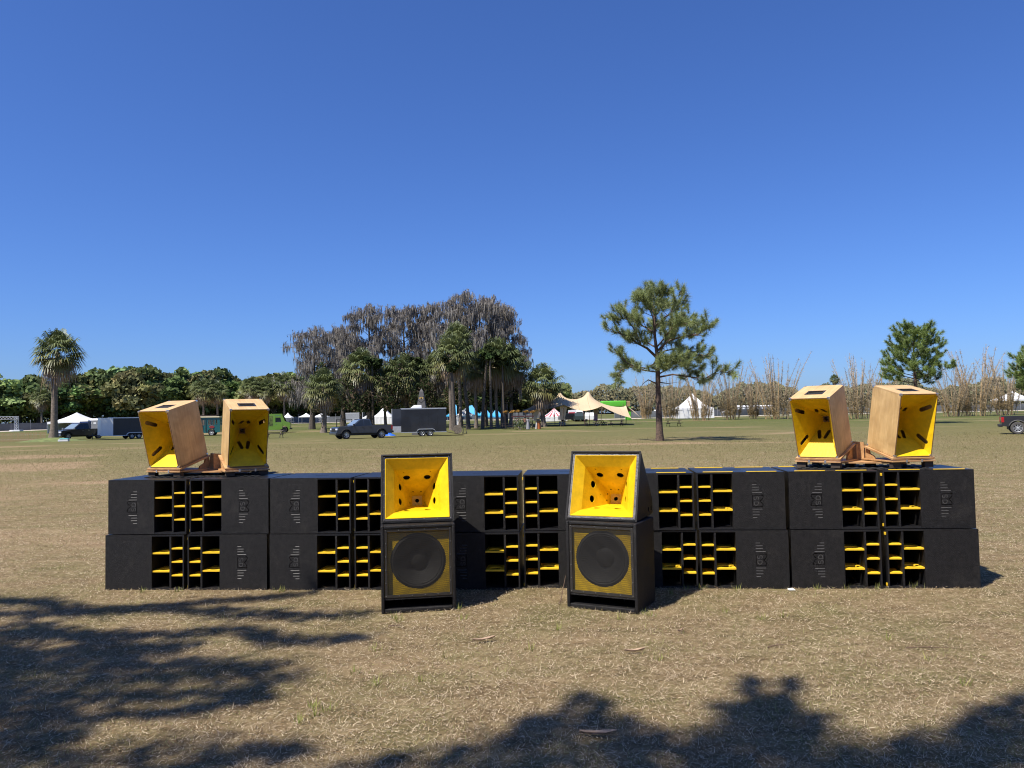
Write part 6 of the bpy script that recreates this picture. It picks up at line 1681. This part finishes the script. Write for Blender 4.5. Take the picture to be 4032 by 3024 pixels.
# things by the trailer
p = spot(1803, 1711)
t = thing('cable_reel', 'round wooden cable reel standing on the trailer ramp', 'reel', (p.x, p.y - .2, .10), R(12))
X = Matrix.Rotation(R(90), 4, 'X')
for y in (-.22, .22):
    mb = MB(); mb.lathe([(.001, -.02), (.46, -.02), (.46, .02), (.001, .02)], Matrix.Translation((0, y, .46)) @ X, 24); mb.build('flange', M['timber'], t)
mb = MB(); mb.lathe([(.2, -.2), (.2, .2)], Matrix.Translation((0, 0, .46)) @ X, 16); mb.build('drum', M['timber_dark'], t)
p = spot(1530, 1716)
t = thing('tarpaulin', 'crumpled bright blue tarpaulin behind the grey pickup', 'tarpaulin', (p.x, p.y, 0))
rg = np.random.default_rng(4); V, Fc = [], []
for i in range(22):
    for j in range(10):
        u, v = i / 21 - .5, j / 9 - .5; V.append((u * 1.5, v * .8, max(.01, .26 * (1 - (2 * u) ** 2) * (1 - (2 * v) ** 2) * (.5 + rg.random()))))
Fc = [(i * 10 + j, (i + 1) * 10 + j, (i + 1) * 10 + j + 1, i * 10 + j + 1) for i in range(21) for j in range(9)]
put('sheet', npmesh('sheet', V, Fc, mat('blue_tarp', (.02, .12, .50), .45)), t)
p = spot(272, 1737)
t = thing('cool_box', 'cool box with pale teal lid beside the dark brown pickup', 'box', (p.x, p.y - 1.0, 0), R(10))
mb = MB(); mb.box(-.5, .5, -.25, .25, 0, .22); mb.build('tub', M['white_paint'], t, bevel=.03); mb = MB(); mb.box(-.34, .5, -.26, .26, .222, .34); mb.build('lid', mat('teal_lid', (.15, .50, .52), .4), t, bevel=.03)
mb = MB(); mb.box(-.6, -.3, -.2, .2, .0, .3)
# hand truck beside the reel
p = spot(1830, 1708)
t = thing('hand_truck', 'dark hand truck leaning beside the cable reel', 'hand truck', (p.x, p.y, 0))
mb = MB(); mb.tube([(-.15, 0, .1), (-.15, .25, 1.0), (.15, .25, 1.0), (.15, 0, .1)], .025, 6); mb.build('frame', M['trim_black'], t); mb = MB(); mb.box(-.2, .2, -.25, 0, .02, .05); mb.build('toe_plate', M['trim_black'], t)
for x in (-.22, .22):
    mb = MB(); mb.lathe([(.001, -.03), (.13, -.03), (.13, .03), (.001, .03)], Matrix.Translation((x, .08, .13)) @ Matrix.Rotation(R(90), 4, 'Y'), 14); mb.build('wheel', M['tyre'], t)

# flowered stall with straw-topped posts
p = spot(2045, 1690)
t = thing('flowered_stall', 'dark timber stall hung with flowers and topped with straw tufts, under the grove', 'stall', p)
k_ = p.y / FPX
xs5 = [(q - 2045) * k_ for q in (1990, 2020, 2044, 2070, 2098)]
M['beam_red'] = mat('dark_red_beam', (.06, .016, .016), .7); M['golden'] = mat('golden_straw', (.50, .27, .07), .8, vary=.3, scale=9)
for x in xs5:
    mb = MB(); mb.tube([(x, 0, 0), (x, 0, 2.25)], .06, 6); mb.build('post', M['timber_dark'], t)
    cr = oak_crown(int(900 + x * 10), n=160, clumps=6, leaf=.22, tone=(.42, .23, .06), var=.2)[0]
    o = put('straw_tuft', cr, t, (x, 0, 2.0)); o.scale = (.85, .6, .62)
mb = MB(); mb.box(xs5[1] - .2, xs5[-1] + .2, -.06, .06, 1.62, 1.78); mb.build('beam', M['beam_red'], t)
mb = MB(); mb.box(xs5[1], xs5[-1], -.05, .25, .75, .82); mb.build('counter', M['timber_dark'], t)
rg = np.random.default_rng(9); n = 900
P = np.stack([xs5[1] + (xs5[-1] - xs5[1]) * rg.random(n), -.1 - .25 * rg.random(n), .25 + 1.3 * rg.random(n)], 1)
V, Fc = leaf_quads(P, rnd_dirs(n, rg), .11, rg); pk = rg.random(n)[:, None]; C = np.where(pk < .1, [[.75, .74, .72]], np.where(pk < .2, [[.5, .18, .25]], [[.10, .13, .08]])) * (.6 + .8 * rg.random((n, 1)))
put('flowers', npmesh('flowers', V, Fc, M['leaf'], np.repeat(C, 4, 0)), t)
p = spot(2049, 1692)
t = thing('fan_palm_plant', 'bright green fan palm plant in front of the flowered stall', 'plant', (p.x, p.y - .5, p.z))
o = put('fronds', palm_crown(77, n=20, droop=.2), t, (0, 0, .25)); o.scale = (.5, .5, .6); o['label'] = 'bright yellow-green fronds'
mb = MB(); mb.tube([(0, 0, 0), (0, 0, .3)], [.14, .08], 7); mb.build('stem', M['bark_palm'], t)
p = spot(2119, 1689)
t = thing('pulpit', 'orange and white striped wooden stand left of the round-crowned palm', 'stand', p)
M['or_wood'] = mat('orange_wood', (.42, .12, .025), .5, vary=.2, scale=6)
for k in range(7):
    a0, a1 = -pi + pi * k / 7 + .02, -pi + pi * (k + 1) / 7 - .02
    mb = MB(); r0, r1 = .40, .30
    mb.hexa([(r0 * cos(a0), r0 * sin(a0), 0), (r0 * cos(a1), r0 * sin(a1), 0), (r0 * .9 * cos(a1), r0 * .9 * sin(a1), 0), (r0 * .9 * cos(a0), r0 * .9 * sin(a0), 0), (r1 * cos(a0), r1 * sin(a0), 1.0), (r1 * cos(a1), r1 * sin(a1), 1.0), (r1 * .9 * cos(a1), r1 * .9 * sin(a1), 1.0), (r1 * .9 * cos(a0), r1 * .9 * sin(a0), 1.0)]); mb.build('stave', M['or_wood'] if k > 2 else M['white_paint'] if k % 2 else M['timber_dark'], t)
mb = MB(); mb.lathe([(.001, 1.0), (.42, 1.0), (.42, 1.06), (.001, 1.06)], None, 18); mb.build('top', M['timber_dark'], t)
mb = MB(); mb.box(-.2, .2, -.15, .2, 1.062, 1.35); mb.build('lectern_box', M['trim_black'], t, bevel=.03)
p = spot(2214, 1673)
for k in range(3):
    t = thing('drum', 'white drum, %s of three under the stretch tent drape' % ('left one', 'middle one', 'right one')[k], 'drum', (p.x - .35 + .36 * k, p.y, p.z), 0, 'white drums')
    mb = MB(); mb.lathe([(.001, 0), (.15, 0), (.16, .25), (.15, .5), (.001, .5)], None, 14); mb.build('barrel', M['white_paint'], t, smooth=True)
    mb = MB(); mb.lathe([(.165, .22), (.165, .28)], None, 14); mb.build('hoop', M['alu_dull'], t)

# ================================================================== people
def person(label, loc, rz, pose, top, bottom, skin, hair, dress=False, h=1.7):
    t = thing('person', label, 'person', loc, rz)
    s = h / 1.75
    J = dict(pel=(0, 0, .95), waist=(0, .01, 1.10), chest=(0, .02, 1.30), neck=(0, 0, 1.47), head=(0, -.02, 1.58), crown=(0, -.01, 1.72))
    J.update(pose)
    order = list(J); V = [Vector(J[k]) * s for k in order]
    link = [('pel', 'waist'), ('waist', 'chest'), ('chest', 'neck'), ('neck', 'head'), ('head', 'crown')]
    for sd in 'LR': link += [('pel', 'hip' + sd), ('hip' + sd, 'knee' + sd), ('knee' + sd, 'ank' + sd), ('ank' + sd, 'toe' + sd), ('chest', 'sh' + sd), ('sh' + sd, 'el' + sd), ('el' + sd, 'wr' + sd), ('wr' + sd, 'ha' + sd)]
    rad = dict(pel=.15, waist=.13, chest=.15, neck=.055, head=.095, crown=.08)
    for sd in 'LR': rad.update({'hip' + sd: .095, 'knee' + sd: .06, 'ank' + sd: .045, 'toe' + sd: .035, 'sh' + sd: .06, 'el' + sd: .042, 'wr' + sd: .03, 'ha' + sd: .03})
    me = bpy.data.meshes.new('body'); me.from_pydata(V, [(order.index(a), order.index(b)) for a, b in link], [])
    o = put('body', me, t)
    sk = o.modifiers.new('skin', 'SKIN'); sk.use_smooth_shade = True
    for k, q in enumerate(order):
        d = me.skin_vertices[0].data[k]; d.radius = (rad[q] * s, rad[q] * s * (.78 if q in ('pel', 'waist', 'chest') else 1)); d.use_root = q == 'pel'
    su = o.modifiers.new('sub', 'SUBSURF'); su.levels = su.render_levels = 1
    m = bpy.data.materials.new('clothed_figure'); m.use_nodes = True; nt = m.node_tree; b = nt.nodes['Principled BSDF']; b.inputs['Roughness'].default_value = .8
    tc = nt.nodes.new('ShaderNodeTexCoord'); sp = nt.nodes.new('ShaderNodeSeparateXYZ'); nt.links.new(tc.outputs['Object'], sp.inputs[0])
    ra = nt.nodes.new('ShaderNodeValToRGB'); ra.color_ramp.interpolation = 'CONSTANT'; e = ra.color_ramp.elements
    e[0].position = 0; e[0].color = (.03, .025, .02, 1); e[1].position = .05; e[1].color = (*bottom, 1)
    for ps, c in ((.56, top), (.83, skin)): q = e.new(ps); q.color = (*c, 1)
    mr = nt.nodes.new('ShaderNodeMapRange'); mr.inputs[2].default_value = h; nt.links.new(sp.outputs[2], mr.inputs[0]); nt.links.new(mr.outputs[0], ra.inputs[0]); nt.links.new(ra.outputs[0], b.inputs['Base Color'])
    me.materials.append(m)
    mb = MB(); mb.lathe([(.001, .13), (.06, .12), (.105, .06), (.112, -.02), (.10, -.10), (.06, -.16)], Matrix.Translation((0, .025 * s, 1.64 * s)) @ Matrix.Diagonal((s, s, s, 1)), 14); mb.build('hair', hair, t, smooth=True)
    if dress:
        mb = MB(); mb.lathe([(.14, 1.40), (.16, 1.25), (.13, 1.10), (.17, .95), (.22, .6), (.27, .08)], Matrix.Diagonal((s, s * .85, s, 1)), 16); mb.build('dress', mat('grey_dress', (.26, .26, .27), .9), t, smooth=True)
stand = dict(hipL=(-.10, 0, .90), kneeL=(-.11, -.02, .50), ankL=(-.12, .02, .09), toeL=(-.13, -.13, .03), hipR=(.10, 0, .90), kneeR=(.12, -.03, .50), ankR=(.13, .04, .09), toeR=(.15, -.10, .03),
             shL=(-.19, .02, 1.40), elL=(-.25, .04, 1.12), wrL=(-.23, -.12, .92), haL=(-.22, -.18, .86), shR=(.19, .02, 1.40), elR=(.26, .03, 1.13), wrR=(.20, -.16, 1.02), haR=(.17, -.22, .98))
p = spot(2068, 1691)
person('person in a brown top and dark trousers beside the fan palm plant', (p.x, p.y, p.z), R(160), stand, (.20, .09, .06), (.02, .02, .025), (.32, .18, .12), M['trim_black'])
p = spot(2079, 1692)
person('person in a long grey dress standing at the flowered stall', (p.x, p.y - .3, p.z), R(190), stand, (.26, .26, .27), (.25, .25, .26), (.30, .17, .11), M['trim_black'], dress=True, h=1.65)

# litter on the near grass
M['husk'] = mat('pale_husk', (.40, .28, .19), .8, vary=.3, scale=20); M['twig'] = mat('dry_twig', (.14, .09, .06), .9, vary=.3, scale=12); M['paper'] = mat('white_paper', (.78, .78, .76), .7)
for k, (px, py, L_, ang, m, lab) in enumerate(((1905, 2530, .20, .35, 'husk', 'pale curled palm husk on the grass between the woofer cabinets'), (1560, 2472, .16, -.3, 'twig', 'thin dry twig in front of the left woofer cabinet'), (2355, 2905, .22, -.1, 'husk', 'pale husk lying in the foreground shade'), (3060, 2552, .16, .1, 'twig', 'dark twig on the sunlit grass below the bass bins'), (3650, 2560, .30, -.25, 'twig', 'forked twig on the grass at the right'), (2500, 2575, .16, .1, 'husk', 'pale leaf on the grass below the right woofer cabinet'), (2680, 2495, .07, .6, 'husk', 'small golden leaf right of the right woofer cabinet'), (2215, 2370, .24, 1.2, 'twig', 'upright dark twig leaning on the right woofer cabinet'))):
    p = spot(px, py); t = thing('fallen_leaf' if m == 'husk' else 'fallen_twig', lab, 'leaf' if m == 'husk' else 'twig', p, ang)
    mb = MB()
    if m == 'husk':
        n = 8; rows = []
        for i in range(n + 1):
            f = i / n; w = .022 * (L_ / .2) * sin(pi * min(1, f * .9 + .05)); z = .018 + .03 * abs(f - .4)
            rows.append([((f - .5) * L_, -w, z + .012), ((f - .5) * L_, 0, z), ((f - .5) * L_, w, z + .014)])
        for a, b in zip(rows[:-1], rows[1:]):
            for j in range(2): mb.quad(a[j], a[j + 1], b[j + 1], b[j])
        mb.build('blade', M[m], t, smooth=True)
        mb = MB(); mb.tube([(-.5 * L_, 0, .03), (.45 * L_, 0, .028)], [.004, .002], 4); mb.build('midrib', M['twig'], t)
    else:
        zt = .24 if k == 7 else .03
        mb.tube([(-.5 * L_, 0, .012), (-.1 * L_, .01, .02), (.5 * L_, 0, zt)], [.006, .005, .002], 5); mb.build('stem', M[m], t)
        mb = MB(); mb.tube([(0, .005, .02), (.2 * L_, .05, .03)], [.004, .002], 4); mb.build('side_shoot', M[m], t)
p = spot(3112, 2322)
t = thing('paper_scrap', 'scrap of white paper at the foot of the bass bins', 'paper', (p.x, p.y - .05, 0), .2)
mb = MB(); mb.quad((-.04, -.02, .012), (.03, -.025, .010), (.035, .02, .014), (-.035, .025, .012)); mb.build('sheet', M['paper'], t); mb = MB(); mb.quad((-.035, .025, .0121), (.035, .02, .0141), (.03, .03, .022), (-.03, .034, .020)); mb.build('fold', M['paper'], t)
